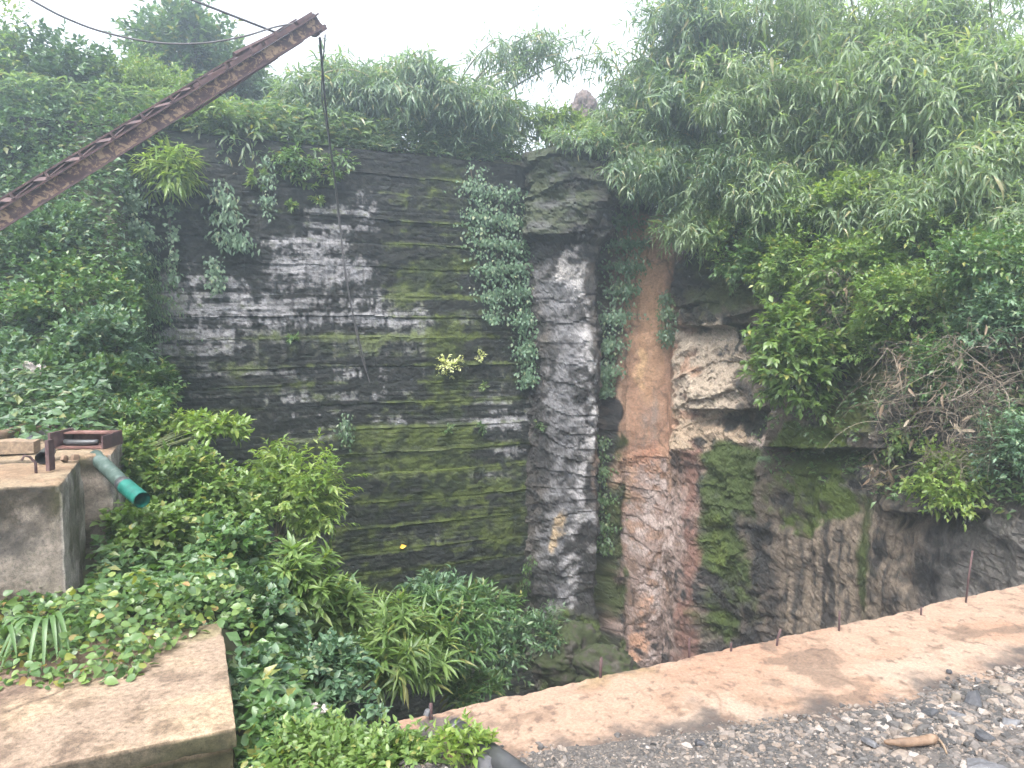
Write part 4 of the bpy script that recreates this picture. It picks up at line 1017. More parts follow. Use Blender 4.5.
# ------------------------------------------------------------------ old crane boom
def crane():
    Q1, Q0m = P(312, 27, 9.0), P(0, 221, 7.0)
    e = norm(Q1 - Q0m); Q0 = Q0m - e * 3.2
    l_ = norm(np.cross(e, [0, 0, 1.0])); n_ = np.cross(l_, e)   # l_ points to the viewer's right-near side
    if l_ @ (CAM - Q1) < 0: l_ = -l_
    Lt = np.linalg.norm(Q1 - Q0)
    t = thing('crane_boom', 'rusty steel crane boom with flaking paint reaching over the pit from the left', 'crane', Q0)
    og = t.location
    def seg(t0, t1): return Q0 + e * (t0 + t1) / 2, e * (t1 - t0) / 2
    hw = .07
    def channel(off_n, off_l, s_, mt, nm):
        g_ = thing_part(nm, t)
        c, h = seg(0, Lt)
        c = c + n_ * off_n + l_ * off_l
        ac = Acc(); ac.box(c, h, n_ * (hw * s_ - .01), l_ * .007); ac.build('web', mt, g_, origin=og)
        for k in (-1, 1):
            ac = Acc(); ac.box(c + n_ * k * hw * s_ + l_ * .042 , h, n_ * .009, l_ * .04); ac.build('flange', M['rust'], g_, origin=og)
    def thing_part(nm, par):
        o = link(nm, None, par); return o
    channel(0, .2, 1.0, M['paint'], 'near_beam')
    channel(.13, -.28, .45, M['rust'], 'far_beam')
    # battens between the beams, and lacing bars
    k = 0; s = .5
    while s < Lt - .6:
        a_ = Q0 + e * s + n_ * .076 + l_ * .22; b_ = Q0 + e * s + n_ * .16 - l_ * .3
        ac = Acc(); ac.box((a_ + b_) / 2, (b_ - a_) / 2, e * .035, np.cross(norm(b_ - a_), e) * .006); ac.build('batten', M['rust'], t, origin=og)
        b2_ = Q0 + e * (s + .33) + n_ * .125 - l_ * .24
        ac = Acc(); ac.box((a_ + b2_) / 2 + n_ * .012, (b2_ - a_) / 2, norm(np.cross(b2_ - a_, n_)) * .014, n_ * .004); ac.build('lacing_bar', M['rust'], t, origin=og)
        u_ = Q0 + e * s + n_ * .076 + l_ * .29
        ac = Acc(); ac.box(u_ + n_ * .035, e * .014, n_ * .028, l_ * .006); ac.build('lug', M['rust'], t, origin=og)
        s += .36
    # stepped doubling plates under the outer end
    for q, dn in ((.35, .02), (.75, .035), (1.15, .05), (1.6, .055)):
        c, h = seg(Lt - q - .42, Lt - q)
        ac = Acc(); ac.box(c - n_ * (hw + dn * .5 - .004) + l_ * .2, h, n_ * .011, l_ * .055); ac.build('doubler_plate', M['rust'], t, origin=og)
    for q, dn in ((.3, .05), (.8, .05), (1.3, .035)):
        c, h = seg(Lt - q - .45, Lt - q)
        ac = Acc(); ac.box(c + n_ * (hw + .03) + l_ * .15, h, n_ * .02, l_ * .05); ac.build('cover_plate', M['rust'], t, origin=og)
    # head
    c = Q1
    ac = Acc(); ac.box(c + l_ * .14 + n_ * .02 - e * .1, e * .13, n_ * .085, l_ * .012); ac.build('head_plate', M['rust'], t, origin=og)
    ac = Acc(); ac.box(c - l_ * .12 + n_ * .02 - e * .1, e * .13, n_ * .085, l_ * .012); ac.build('head_plate', M['rust'], t, origin=og)
    ac = Acc(); ac.box(c + n_ * .11 - e * .12, e * .12, n_ * .02, l_ * .17); ac.build('cap_plate', M['rust'], t, origin=og)
    ac = Acc(); an = np.linspace(0, 2 * math.pi, 20)
    ac.tube(np.array([c - l_ * .02 - n_ * .04, c + l_ * .03 - n_ * .04]), .075, .075, 18); ac.build('sheave', M['rust'], t, origin=og)
    ac = Acc(); ac.tube(np.array([c - l_ * .17 - n_ * .04, c + l_ * .19 - n_ * .04]), .022, .022, 8); ac.build('sheave_pin', M['rust'], t, origin=og)
    ac = Acc(); ac.box(c + e * .045 - n_ * .076 + l_ * .1, e * .05, n_ * .03, l_ * .02); ac.build('end_lug', M['rust'], t, origin=og)
    # anchor for the stays
    an_ = P(277, 33, 8.85)
    ac = Acc(); ac.tube(np.array([Q0 + e * (Lt - 1.05) + n_ * .17, an_]), .03, .022, 6); ac.build('stay_anchor', M['rust'], t, origin=og)
    # foot on the hillside
    ac = Acc(); ac.box(Q0 - e * .05 + l_ * -.03, e * .12, n_ * .2, l_ * .34); ac.build('foot_pivot', M['rust'], t, origin=og)
    return Q0, Q1, e, n_, l_, an_
Q0, Q1, e_, n_, l_, an_ = crane()
gq = root(Q0 - [0, 0, .3])
ac = Acc(); bt = min(gq[2], Q0[2] - .5) - .1
ac.box(np.array([Q0[0], Q0[1], (bt + Q0[2] - .2) / 2]), AX * .45, BX * .45, np.array([0, 0, (Q0[2] - .2 - bt) / 2]))
tag(ac.build('crane_footing', M['slab'], origin=np.array([Q0[0], Q0[1], bt])), 'concrete footing under the crane boom beyond the left edge', 'footing')
def cable(label, pts, r, mat=None, name='steel_cable', group=None):
    ac = Acc(); ac.tube(np.array(pts), r, r, 6)
    return tag(ac.build(name, mat or M['cable'], smooth=True, origin=pts[0]), label, 'cable', group)
def spline(ps, n=10):
    ps = np.array(ps); out = []
    ext = np.concatenate([[2 * ps[0] - ps[1]], ps, [2 * ps[-1] - ps[-2]]])
    for i in range(len(ps) - 1):
        p0, p1, p2, p3 = ext[i:i + 4]
        for t_ in np.linspace(0, 1, n, endpoint=False):
            out.append(.5 * (2 * p1 + (p2 - p0) * t_ + (2 * p0 - 5 * p1 + 4 * p2 - p3) * t_ ** 2 + (3 * p1 - p0 - 3 * p2 + p3) * t_ ** 3))
    return np.array(out + [ps[-1]])
cable('slack cable sagging from the upper left to the tip of the crane boom', spline([P(-120, -90, 6.8), P(28, -2, 7.4), P(75, 22, 7.7), P(115, 35, 7.9), P(160, 43, 8.1), P(205, 43, 8.35), P(245, 36, 8.6), P(275, 27, 8.8), P(299, 23, 8.95)]), .0105)
cable('taut cable from the top of the picture to the anchor on the crane boom', [P(60, -65, 7.4), P(190, -1, 8.2), an_], .013)
hp1, hn1 = hit(366, 372); hp2, hn2 = hit(335, 250)
tip1, tip2 = Q1 - n_ * .14 + l_ * .05 - e_ * .02, Q1 - n_ * .14 + l_ * .0 + e_ * .1
cable('hoist cable hanging from the boom tip down across the coursed wall', spline([tip1, P(327, 120, 10.8), P(338, 205, 12.2), P(347, 285, 12.55), hp1 + hn1 * .05]), .016, group='hoist cables of the boom')
cable('second hoist cable dropping from the boom tip behind the bamboo', spline([tip2, P(322, 95, 10.8), P(332, 160, 12.3), hit(342, 240)[0] + [0, -.06, 0], hit(358, 340)[0] + [0, -.05, 0], hit(371, 385)[0] + [0, -.04, 0]]), .008, group='hoist cables of the boom')

# ------------------------------------------------------------------ boulder on the skyline
def boulder(name, label, c, r_, mat, seed, cat='boulder', parent=None):
    m, n = 110, 72
    u, v = np.meshgrid(np.linspace(0, 2 * math.pi, m), np.linspace(0, math.pi, n), indexing='ij')
    d = np.stack([np.cos(u) * np.sin(v), np.sin(u) * np.sin(v), np.cos(v)], -1)
    q = 1 + .35 * fbm(d[..., 0] * 1.3 + seed, d[..., 1] * 1.3, d[..., 2] * 1.3, 5, seed) - .12 * np.abs(fbm(d[..., 0] * 3, d[..., 1] * 3, d[..., 2] * 4 + seed, 4, seed + 3)) + .07 * fbm(d[..., 0] * 9, d[..., 1] * 9, d[..., 2] * 9, 5, seed + 5, .65)
    co = (d * q[..., None] * np.asarray(r_)).reshape(-1, 3)
    o = mesh(name, co, grid_faces(m, n), mat, smooth=True); o.location = [float(k) for k in c]
    return tag(o, label, cat)
M['redrock'] = mat_noise('reddish_rock', [(.3, (.05, .036, .032)), (.55, (.1, .074, .066)), (.75, (.14, .115, .1))], 5, .9, bs=.8, bd=.05)
M['mossrock'] = mat_noise('mossy_rock', [(.32, (.012, .014, .006)), (.48, (.026, .036, .008)), (.56, (.03, .026, .02)), (.8, (.1, .085, .07))], 6, .9, bs=.9, bd=.05)
boulder('boulder', 'reddish boulder on the skyline half hidden by the bamboo', P(583, 112, 19), (.38, .4, .5), M['redrock'], 4)
boulder('boulder', 'mossy boulder at the foot of the rock nose in the pit', P(565, 655, 11.5), (.55, .5, .45), M['mossrock'], 9)
boulder('boulder', 'dark mossy boulder right of the other in the pit, above the slab', P(610, 672, 10.5), (.5, .4, .42), M['mossrock'], 12)

# ------------------------------------------------------------------ trees and bushes, far to near
rngF = np.random.default_rng(77)
G1 = 'trees on the skyline at the left'
tree('tall round-crowned tree standing highest at the left behind the crane boom', 185, 70, 16.5, 62, 62, L['mid'], .16, n=1300, K=9, leafL=.2, wr=.5, tw=.4, limbs=30, clump=.17, group=G1)
tree('small tree crown just right of the tallest tree, under the boom tip', 240, 92, 16.5, 30, 36, L['dark'], .08, n=420, K=9, leafL=.18, wr=.5, tw=.35, limbs=14, group=G1)
tree('pale tree at the upper left edge of the picture', -4, 98, 12.0, 46, 84, L['light'], .12, n=700, K=9, leafL=.13, wr=.5, tw=.35, group=G1)
tree('creeper-covered tree left of the tallest tree', 58, 104, 12.6, 66, 60, L['dark'], .12, n=1200, K=9, leafL=.14, wr=.65, tw=.3, limbs=22, group=G1)
tree('feathery yellow-green tree in front of the tallest tree', 146, 98, 13.0, 58, 40, L['light'], .07, n=800, K=11, leafL=.1, wr=.35, tw=.35, up=.2, droop=.2, group=G1)
shrub('pale loose bush above the wall left of the hanging cables', 292, 142, 14.2, 44, 24, L['light'], n=420, K=9, leafL=.11, wr=.45, tw=.35)
shrub('dark drooping bush at the top left end of the coursed wall', 222, 150, 12.9, 52, 36, L['bamboo'], n=420, K=9, leafL=.26, wr=.2, kind='lan', droop=.8, tw=.35)
shrub('bright drooping bush just below the crane boom', 168, 170, 11.6, 26, 22, L['lime'], n=110, K=9, leafL=.25, wr=.18, kind='lan', droop=.7, tw=.3)
shrub('leafy bush under the boom between the dark drooping bush and the bright one', 198, 128, 12.4, 42, 30, L['light'], n=380, K=10, leafL=.16, wr=.3, kind='lan', droop=.5, tw=.35)
shrub('fringe of bushes along the wall top left of the cables', 305, 168, 13.0, 46, 18, L['mid'], n=200, K=8, leafL=.15, wr=.35, droop=.5, tw=.3)
shrub('dark leafy mass on the wall top left of the cables', 258, 142, 13.2, 50, 26, L['mid'], n=420, K=9, leafL=.2, wr=.22, kind='lan', droop=.6, tw=.35)
shrub('bush on the hilltop between the left trees and the boom', 40, 128, 11.6, 48, 32, L['blue'], n=420, K=8, leafL=.12, wr=.55, tw=.3)
shrub('bush on the hilltop behind the boom below the feathery tree', 112, 128, 11.8, 46, 26, L['mid'], n=380, K=8, leafL=.13, wr=.5, tw=.3)
GB_ = 'creeper bushes on the left bank'
for lb, px, py, d, rw, rh, lm in [
    ('dark creeper bush under the boom at the upper left', 35, 195, 11, 62, 48, 'dark'),
    ('creeper bush against the left end of the wall, below the boom', 92, 200, 11.2, 46, 48, 'blue'),
    ('shaggy creeper bush halfway down the left bank beside the wall', 100, 268, 10.4, 36, 48, 'blue'),
    ('dark green creeper bush at the left edge halfway down the bank', 22, 262, 10, 58, 46, 'dark'),
    ('bright creeper bush in the middle of the left bank', 70, 300, 9.4, 50, 44, 'mid'),
    ('bush with pale leaf tips at the foot of the wall on the left bank', 112, 352, 9.0, 36, 44, 'blue'),
    ('broad-leaved bush at the left edge behind the rubble', 12, 375, 8.6, 42, 40, 'blue'),
    ('low bush behind the rusty channel on the left bank', 80, 385, 8.5, 54, 32, 'mid'),
    ('low bush at the left bank corner nearest the bright leafy bank', 136, 388, 8.9, 28, 28, 'mid'),
    ('sparse bush filling the left bank between the dark bushes', 62, 238, 10.2, 42, 34, 'blue'),
]:
    shrub(lb, px, py, d, rw, rh, L[lm], n=620, K=8, leafL=.1, wr=.62, tw=.24, limbs=20, group=GB_, deep=.8, clump=.2)
creeper('long creeper draping the left edge of the coursed wall', [(128, 185), (130, 225), (133, 265), (132, 300), (136, 340)], [16, 18, 18, 16, 10], L['blue'], 2550, .072, .65, .25)

# bamboo above the wall and the right-hand rock
C = 'bamboo along the top of the coursed wall'
bamboo('drooping bamboo clump above the middle of the coursed wall', 358, 100, 14.0, 54, 54, W(-.4 + 1.9, 14.6, 5.0), L['bamboo'], 12, 34, 7, .3, .165, C, .9, 1.1)
bamboo('taller bamboo clump with a pointed top beside the drooping clump', 428, 94, 14.2, 42, 56, W(2.9, 14.7, 5.0), L['bamboo'], 11, 34, 7, .3, .165, C, .95, 1.1)
bamboo('bamboo clump at the right end of the wall top, left of the skyline boulder', 498, 112, 14.6, 50, 44, W(4.4, 14.8, 5.0), L['bamboo'], 10, 32, 7, .27, .165, C, .85, 1.0)
bamboo('thin bamboo sprays arching into the white sky above the rock nose', 545, 70, 14.6, 40, 35, W(4.6, 15.2, 5.0), L['bamboo'], 7, 15, 7, .25, .165, C, .9, .8, .3, .6, .2,
       tips=[P(500, 38, 14.5), P(535, 30, 14.4), P(565, 62, 14.2), P(590, 38, 14.5), P(610, 62, 14.3), P(520, 75, 14.0), P(548, 45, 14.2)])
D_ = 'bamboo on the right-hand rock'
bamboo('dark bamboo clump overhanging the orange streaked rock', 668, 90, 14.0, 66, 95, P(672, 185, 15.8), L['bamboo'], 18, 42, 7, .28, .165, D_, .9, 1.5)
bamboo('low skirt of bamboo hanging over the rock beside the orange streak', 655, 165, 13.6, 52, 48, P(665, 180, 15.0), L['bamboo'], 12, 34, 7, .27, .165, D_, 1.0, .9)
bamboo('bamboo spray hanging lowest beside the top of the orange streak', 702, 215, 12.9, 26, 42, P(715, 195, 14.2), L['bamboo_pale'], 7, 26, 7, .27, .165, D_, 1.0, .5)
bamboo('pale bamboo plume leaning over from the right with bright tips', 745, 85, 12.0, 48, 58, P(880, 250, 13.6), L['bamboo_pale'], 11, 36, 8, .27, .165, D_, .8, 1.0)
bamboo('tall bamboo in the background between the dark clump and the pale plume', 770, 70, 14.5, 90, 95, P(775, 195, 16.5), L['bamboo'], 9, 30, 7, .28, .165, D_, .85, 1.5)
bamboo('large pale bamboo crown filling the top right of the picture', 880, 75, 11.8, 95, 100, P(915, 240, 13.2), L['bamboo_pale'], 16, 40, 7, .3, .165, D_, .85, 1.0)
bamboo('bamboo with pale hanging fans at the right edge of the picture', 990, 90, 10.6, 72, 110, P(1010, 235, 12.0), L['bamboo_pale'], 14, 38, 7, .29, .165, D_, .9, .9)
bamboo('darker bamboo low behind the pale crown on the right', 840, 170, 12.9, 80, 60, P(835, 225, 13.8), L['bamboo'], 13, 36, 7, .27, .165, D_, .9, .9)
bamboo('bamboo in the background at the far right', 1000, 160, 12.5, 95, 75, P(1000, 215, 14.2), L['bamboo'], 13, 36, 7, .28, .165, D_, .9, 1.4)
bamboo('small bamboo fans hanging in front of the slope at the right', 925, 185, 10.6, 42, 36, P(985, 225, 11.8), L['bamboo_pale'], 6, 26, 8, .26, .165, D_, 1.0, .6)

bamboo('bamboo hanging over the rock top between the orange streak and the slope', 735, 160, 12.6, 46, 52, P(760, 200, 14.2), L['bamboo'], 12, 36, 7, .27, .165, D_, .9, .9)
bamboo('bamboo crown cut off by the top of the picture above the pale plume', 800, -10, 12.6, 95, 60, P(860, 225, 14.2), L['bamboo_pale'], 10, 30, 7, .27, .165, D_, .8, 1.4)
bamboo('bamboo crown cut off by the top right corner of the picture', 960, -10, 11.6, 90, 60, P(1010, 230, 13.0), L['bamboo_pale'], 10, 30, 7, .26, .165, D_, .8, 1.3)
bamboo('bamboo at the top edge of the picture right of the white gap of sky', 690, 15, 13.6, 60, 60, P(700, 190, 15.8), L['bamboo'], 13, 38, 7, .28, .165, D_, .85, 1.0)
bamboo('short bamboo tuft beside the skyline boulder', 618, 118, 14.2, 28, 34, P(630, 160, 15.2), L['bamboo_pale'], 8, 30, 7, .25, .165, D_, .8, .7)
bamboo('low pale bamboo fans in front of the slope below the plume', 770, 185, 12.2, 46, 40, P(800, 235, 13.2), L['bamboo_pale'], 9, 30, 7, .25, .165, D_, .9, .6)
bamboo('low pale bamboo fans in the middle of the slope top', 868, 195, 11.4, 52, 40, P(880, 240, 12.4), L['bamboo_pale'], 9, 28, 7, .28, .165, D_, .9, .6)
bamboo('bamboo fans at the right edge below the hanging ones', 1000, 150, 10.0, 45, 42, P(1040, 240, 12.0), L['bamboo_pale'], 9, 30, 7, .29, .165, D_, .9, .6)
bamboo('low bamboo fans at the right edge over the grey bush', 1000, 225, 9.9, 42, 36, P(1010, 250, 11.0), L['bamboo_pale'], 8, 30, 7, .25, .165, D_, .9, .5)
shrub('low yellowish bush on top of the rock nose left of the boulder', 556, 122, 14.6, 30, 16, L['lime'], n=170, K=9, leafL=.16, wr=.25, kind='lan', droop=.5, tw=.3)
shrub('ragged bush over the top of the rock nose', 575, 138, 13.5, 34, 12, L['bamboo'], n=150, K=9, leafL=.2, wr=.2, kind='lan', droop=.6, tw=.3)
shrub('dark bush behind the bamboo at the right edge', 995, 165, 13.2, 75, 42, L['mid'], n=420, K=9, leafL=.2, wr=.25, kind='lan', droop=.6, tw=.35)
# bushes on the slope at the right
E = 'bushes on the right-hand slope'
for lb, px, py, d, rw, rh, lm, n, ll in [
    ('fern-leaved pale bush at the left top of the right-hand slope', 725, 222, 13.0, 32, 36, 'light', 260, .12),
    ('dark bush hanging over the cream rock ledge', 765, 255, 12.5, 44, 34, 'mid', 420, .12),
    ('bush with yellowish tips at the head of the big-leaved bush', 802, 268, 11.6, 44, 36, 'light', 460, .12),
    ('big-leaved bright bush hanging down the rock face at the right', 796, 358, 11.0, 46, 62, 'light', 480, .17),
    ('grey-green bush in the middle of the right-hand slope', 862, 262, 11.0, 54, 34, 'light', 480, .12),
    ('bush below the pale bamboo in the middle of the right-hand slope', 905, 300, 10.0, 50, 36, 'light', 460, .1),
    ('dark bush at the right edge just below the bamboo', 985, 262, 9.2, 62, 34, 'mid', 520, .1),
    ('bush at the right edge above the dry vines', 1005, 318, 8.8, 45, 36, 'blue', 440, .09),
    ('loose bush between the two tangles of dry vines', 945, 365, 9.2, 42, 34, 'mid', 360, .09),
    ('small bush on the ledge right of the mossy rock step', 902, 430, 10.0, 22, 26, 'light', 160, .1),
    ('bright bush overhanging the brown rock low on the right', 952, 478, 8.9, 40, 36, 'lime', 380, .1),
    ('greyish bush low at the right edge above the slab', 1018, 450, 8.2, 36, 52, 'blue', 420, .08),
    ('yellow-green bush lit through the gap under the pale bamboo', 838, 200, 11.6, 36, 28, 'lime', 300, .12),  # light of the gap put into its lime leaf colour
    ('pale bush under the bamboo left of the yellow-green one', 790, 215, 12.0, 36, 30, 'light', 300, .12),
    ('pale bush under the bamboo at the right', 925, 235, 10.6, 44, 28, 'light', 380, .11),
    ('light bush in the middle of the slope under the grey-green one', 880, 345, 10.4, 34, 30, 'light', 260, .1),
    ('dim bush in the shade behind the big-leaved bush', 840, 320, 11.3, 40, 30, 'dark', 300, .11),
    ('bush on the slope just beyond the right edge of the picture', 1085, 330, 8.6, 50, 60, 'mid', 380, .1),
    ('bush further along the slope outside the picture on the right', 1170, 250, 8.4, 70, 60, 'light', 380, .11),
    ('farthest bush along the slope outside the picture on the right', 1270, 320, 7.6, 70, 70, 'mid', 380, .1),
]:
    shrub(lb, px, py, d, rw, rh, L[lm], n=n, K=8, leafL=ll, wr=.5, tw=.25, limbs=16, group=E, deep=.55, droop=.4)
shrub('bush low on the hilltop behind the boom at the left edge', 12, 150, 11.2, 46, 26, L['dark'], n=380, K=8, leafL=.12, wr=.55, tw=.3)
G_ = 'dry vines'
dry_tangle('tangle of bleached dry vines hanging over the ledge in the middle of the right-hand slope', 915, 385, 9.5, 36, 45, 230, leaf=70)
dry_tangle('larger tangle of grey dry vines at the right edge of the picture', 985, 400, 8.6, 48, 72, 420, leaf=60)
dry_tangle('small bunch of dead pale leaves under the moss ledge', 882, 470, 10.0, 22, 18, 60, .2, leaf=40)
dry_tangle('dry stems among the bushes at the upper middle of the slope', 870, 300, 10.6, 50, 30, 160, leaf=40)

# plants on the wall and the rock
F = 'creepers hanging on the wall and the rock'
creeper('broad creeper hanging from the wall top left of the rock nose', [(500, 165), (496, 195), (500, 230), (512, 265), (520, 300), (524, 340), (526, 385)], [34, 40, 34, 26, 22, 14, 10], L['blue'], 3740, .072, .65, .16, group=F)
creeper('shorter creeper strand left of the broad one on the wall', [(472, 170), (476, 210), (482, 250), (488, 290), (492, 318)], [14, 16, 20, 16, 6], L['blue'], 1190, .072, .65, .14, group=F)
creeper('bushy creeper in the cleft between rock nose and orange streak', [(622, 195), (622, 225), (626, 255), (618, 290), (612, 325), (608, 365), (606, 395)], [22, 34, 30, 20, 20, 14, 6], L['blue'], 3400, .072, .65, .2, group=F)
creeper('thin creeper low in the cleft between the rocks', [(604, 435), (601, 475), (602, 515), (606, 550)], [7, 11, 13, 10], L['mid'], 714, .072, .65, .12, group=F)
creeper('dark creeper at the right side of the orange streak', [(672, 290), (672, 315), (668, 345)], [12, 14, 8], L['dark'], 578, .072, .65, .14, group=F)
creeper('thin creeper with separate leaves on the wall near its left end', [(170, 195), (172, 225), (174, 262), (176, 285)], [5, 6, 6, 4], L['blue'], 153, .072, .7, .08, group=F, strands=2)
creeper('creeper tuft under the wall top above the pale patches', [(222, 185), (226, 205), (230, 235), (236, 248)], [12, 10, 20, 16], L['blue'], 408, .11, .4, .1, group=F, strands=2)
creeper('small creeper beside the pale patch at the left of the wall', [(212, 260), (216, 275), (216, 290)], [8, 9, 7], L['blue'], 221, .072, .65, .1, group=F, strands=2)
creeper('sparse creeper strand under the wall top left of the cables', [(262, 160), (266, 185), (266, 215)], [10, 9, 6], L['blue'], 221, .072, .5, .1, group=F, strands=2)
creeper('little creeper low on the wall at its right end', [(535, 555), (532, 572), (530, 590)], [5, 6, 5], L['mid'], 136, .072, .6, .1, group=F, strands=2)
creeper('small dim creeper on the wall right of the light green shrub', [(345, 415), (344, 430), (346, 440)], [7, 8, 6], L['dark'], 136, .072, .6, .1, group=F, strands=2)
shrub('low leafy fringe on the bank top behind the rusty channel', 72, 408, 7.9, 52, 13, L['blue'], n=260, K=8, leafL=.09, wr=.55, tw=.2, deep=.4)
shrub('low leafy fringe on the bank top at the corner of the rear block', 128, 412, 7.7, 34, 14, L['mid'], n=200, K=8, leafL=.09, wr=.55, tw=.2, deep=.4)
shrub('hanging bush on the wall top between the bright drooping bush and the fringe', 236, 172, 12.75, 34, 14, L['bamboo'], n=150, K=8, leafL=.2, wr=.2, kind='lan', droop=.7, tw=.3, deep=.4)
T_ = 'small tufts growing on the wall'
for lb, px, py, r_, lm, ll in [
    ('cream-flowered tuft in the middle of the wall', 448, 366, 14, 'white', .075), ('smaller cream tuft right of the cream-flowered one', 481, 358, 6, 'white', .07), ('green tuft below the smaller cream tuft', 484, 388, 5, 'light', .08),
    ('pale star-shaped tuft nearest the cables below the wall top', 330, 176, 8, 'light', .14), ('star-shaped tuft left of the cables', 305, 182, 8, 'light', .14), ('low star-shaped tuft above the pale patch', 318, 200, 6, 'light', .12),
    ('star-shaped tuft in the upper left of the wall top', 258, 178, 9, 'light', .15), ('lone green tuft on the dark courses at the left', 293, 339, 5, 'mid', .1), ('tuft on the right end of the mid courses', 482, 427, 5, 'mid', .08),
    ('tuft beside the moss patch in the middle of the wall', 448, 430, 6, 'mid', .08), ('tuft at the right end under the broad creeper', 540, 425, 6, 'mid', .09), ('star tuft at the left below the drooping bush', 292, 204, 4, 'light', .12)]:
    h_, hn = hit(px, py); dd = np.linalg.norm(h_ - CAM) * .97
    shrub(lb, px, py, (h_ + hn * .1)[1], r_, r_, L[lm], n=12 if r_ < 10 else 60, K=6, leafL=ll, wr=.45, tw=.1, limbs=6, name='wall_tuft', cat='wall plant', group=T_, base=h_, deep=.1, droop=.25)
rf = np.random.default_rng(21)
fern('fern frond sticking out over the wall from the left bank', hit(150, 306)[0] + [-.15, -.2, -.05], 5, .75, L['mid'], rf, 0.1)
fern('drooping fern below the other at the wall edge', hit(152, 335)[0] + [-.25, -.25, .1], 5, .8, L['light'], rf, 0.0)
fern('single broad leaf plant on the moss below the big-leaved bush', hit(762, 462)[0] + [0, -.05, .05], 7, .3, L['blue'], rf, -1.6)

# pit plants
H = 'leafy plants deep in the pit'
for lb, px, py, d, rw, rh, n, lm in [
    ('willow-leaved shrub in the pit left of the dark hollow', 392, 648, 7.2, 58, 52, 300, 'light'), ('willow-leaved shrub in the pit against the foot of the wall', 445, 628, 8.0, 44, 40, 230, 'mid'),
    ('willow-leaved shrub in the pit at the left under the light green shrub', 335, 628, 7.4, 40, 42, 220, 'mid')]:
    shrub(lb, px, py, d, rw, rh, L[lm], n=int(n * .55), K=13, leafL=.25, wr=.16, kind='lan', tw=.16, spread=1.25, droop=.3, up=.9, limbs=22, flat=1, group=H, sm=M['greenstem'], clump=.2)
shrub('dark small-leaved bush in the pit right of the willow-leaved shrubs', 505, 645, 9.6, 28, 36, L['dark'], n=170, K=8, leafL=.12, wr=.4, tw=.25, group=H)
shrub('flat leafy branch reaching out at the foot of the wall', 492, 598, 10.0, 24, 12, L['mid'], n=40, K=9, leafL=.17, wr=.35, tw=.3, group=H)
shrub('upright small-leaved bush at the foot of the wall in the pit', 436, 592, 9.6, 30, 18, L['blue'], n=110, K=8, leafL=.15, wr=.4, tw=.25, group=H)
shrub('dim bush on the mossy foot of the rock nose', 545, 628, 11.5, 22, 22, L['dark'], n=130, K=8, leafL=.12, wr=.4, tw=.25, group=H)
shrub('thin low plant by the dark hollow above the slab', 470, 690, 8.0, 32, 16, L['mid'], n=70, K=10, leafL=.17, wr=.2, kind='lan', tw=.25, group=H)
shrub('light green drooping shrub standing in front of the dark wall', 302, 503, 8.6, 48, 62, L['lime'], n=440, K=10, leafL=.14, wr=.33, tw=.35, droop=.55, limbs=18, trunk=.03, flat=.4, ps='trunk')

# the bright bank between the blocks and the pit
I = 'bushes on the bank beside the concrete blocks'
for lb, px, py, d, rw, rh, lm, n, ll, wr in [
    ('pale leafy bush at the top of the bank behind the rear block', 165, 437, 7.9, 46, 26, 'lime', 320, .1, .5),
    ('light branch reaching right over the wall at the top of the bank', 215, 425, 7.8, 32, 12, 'lime', 60, .11, .45),
    ('pale bush below the top of the bank, right of the teal pipe', 172, 478, 6.6, 46, 36, 'light', 380, .085, .5),
    ('small-leaved bush directly under the teal pipe', 128, 468, 6.4, 24, 40, 'light', 240, .07, .55),
    ('grey-green bush on the bank left of the light green shrub', 222, 505, 6.6, 42, 44, 'light', 420, .085, .6),
    ('broad-leaved plant spilling over the bank below the teal pipe', 150, 535, 5.5, 44, 34, 'light', 330, .075, .7),
    ('dark bush in the middle of the bank', 230, 560, 5.4, 44, 44, 'mid', 380, .08, .65),
    ('dark bush against the side of the low tan block', 262, 628, 4.5, 34, 52, 'dark', 360, .07, .7),
    ('dark broad-leaved bush beside the front corner of the low tan block', 258, 690, 3.7, 26, 36, 'blue', 170, .075, .7),
    ('mixed low bush below the pale-topped plant', 325, 672, 4.3, 38, 30, 'blue', 260, .06, .6),
    ('low bright weeds along the bottom of the picture', 330, 750, 2.78, 62, 22, 'light', 420, .042, .55),
    ('low weeds at the left end of the slab', 398, 756, 2.66, 44, 16, 'light', 230, .038, .6),
    ('low plants at the bottom beside the low tan block', 276, 745, 3.0, 34, 34, 'mid', 230, .06, .65),
]:
    shrub(lb, px, py, d, rw, rh, L[lm], n=n, K=7, leafL=ll, wr=wr, kind='rnd', tw=.15, limbs=16, group=I, sm=M['greenstem'], droop=.2)
shrub('upright plant with pale pointed leaves in whorls on the bank', 300, 590, 5.1, 36, 46, L['light'], n=90, K=14, leafL=.16, wr=.26, kind='lan', tw=.12, spread=1.2, up=1.0, limbs=16, flat=1, sm=M['greenstem'])
shrub('second whorl-leaved plant lower down next to the pit shrubs', 345, 622, 5.6, 28, 38, L['light'], n=60, K=14, leafL=.17, wr=.24, kind='lan', tw=.12, spread=1.2, up=1.0, limbs=12, flat=1, sm=M['greenstem'])
shrub('bright green weed growing beside the black pipe', 463, 748, 2.6, 28, 22, L['lime'], n=46, K=9, leafL=.045, wr=.45, tw=.08, up=.9, limbs=12, name='weed', cat='weed', sm=M['greenstem'], flat=1)
shrub('small plant with pale heart-shaped leaves at the rim of the dark hollow', 374, 706, 3.6, 20, 18, L['blue'], n=18, K=5, leafL=.055, wr=.75, tw=.08, up=.8, limbs=8, name='weed', cat='weed', sm=M['greenstem'])
bz = pz(72, 628, .05)
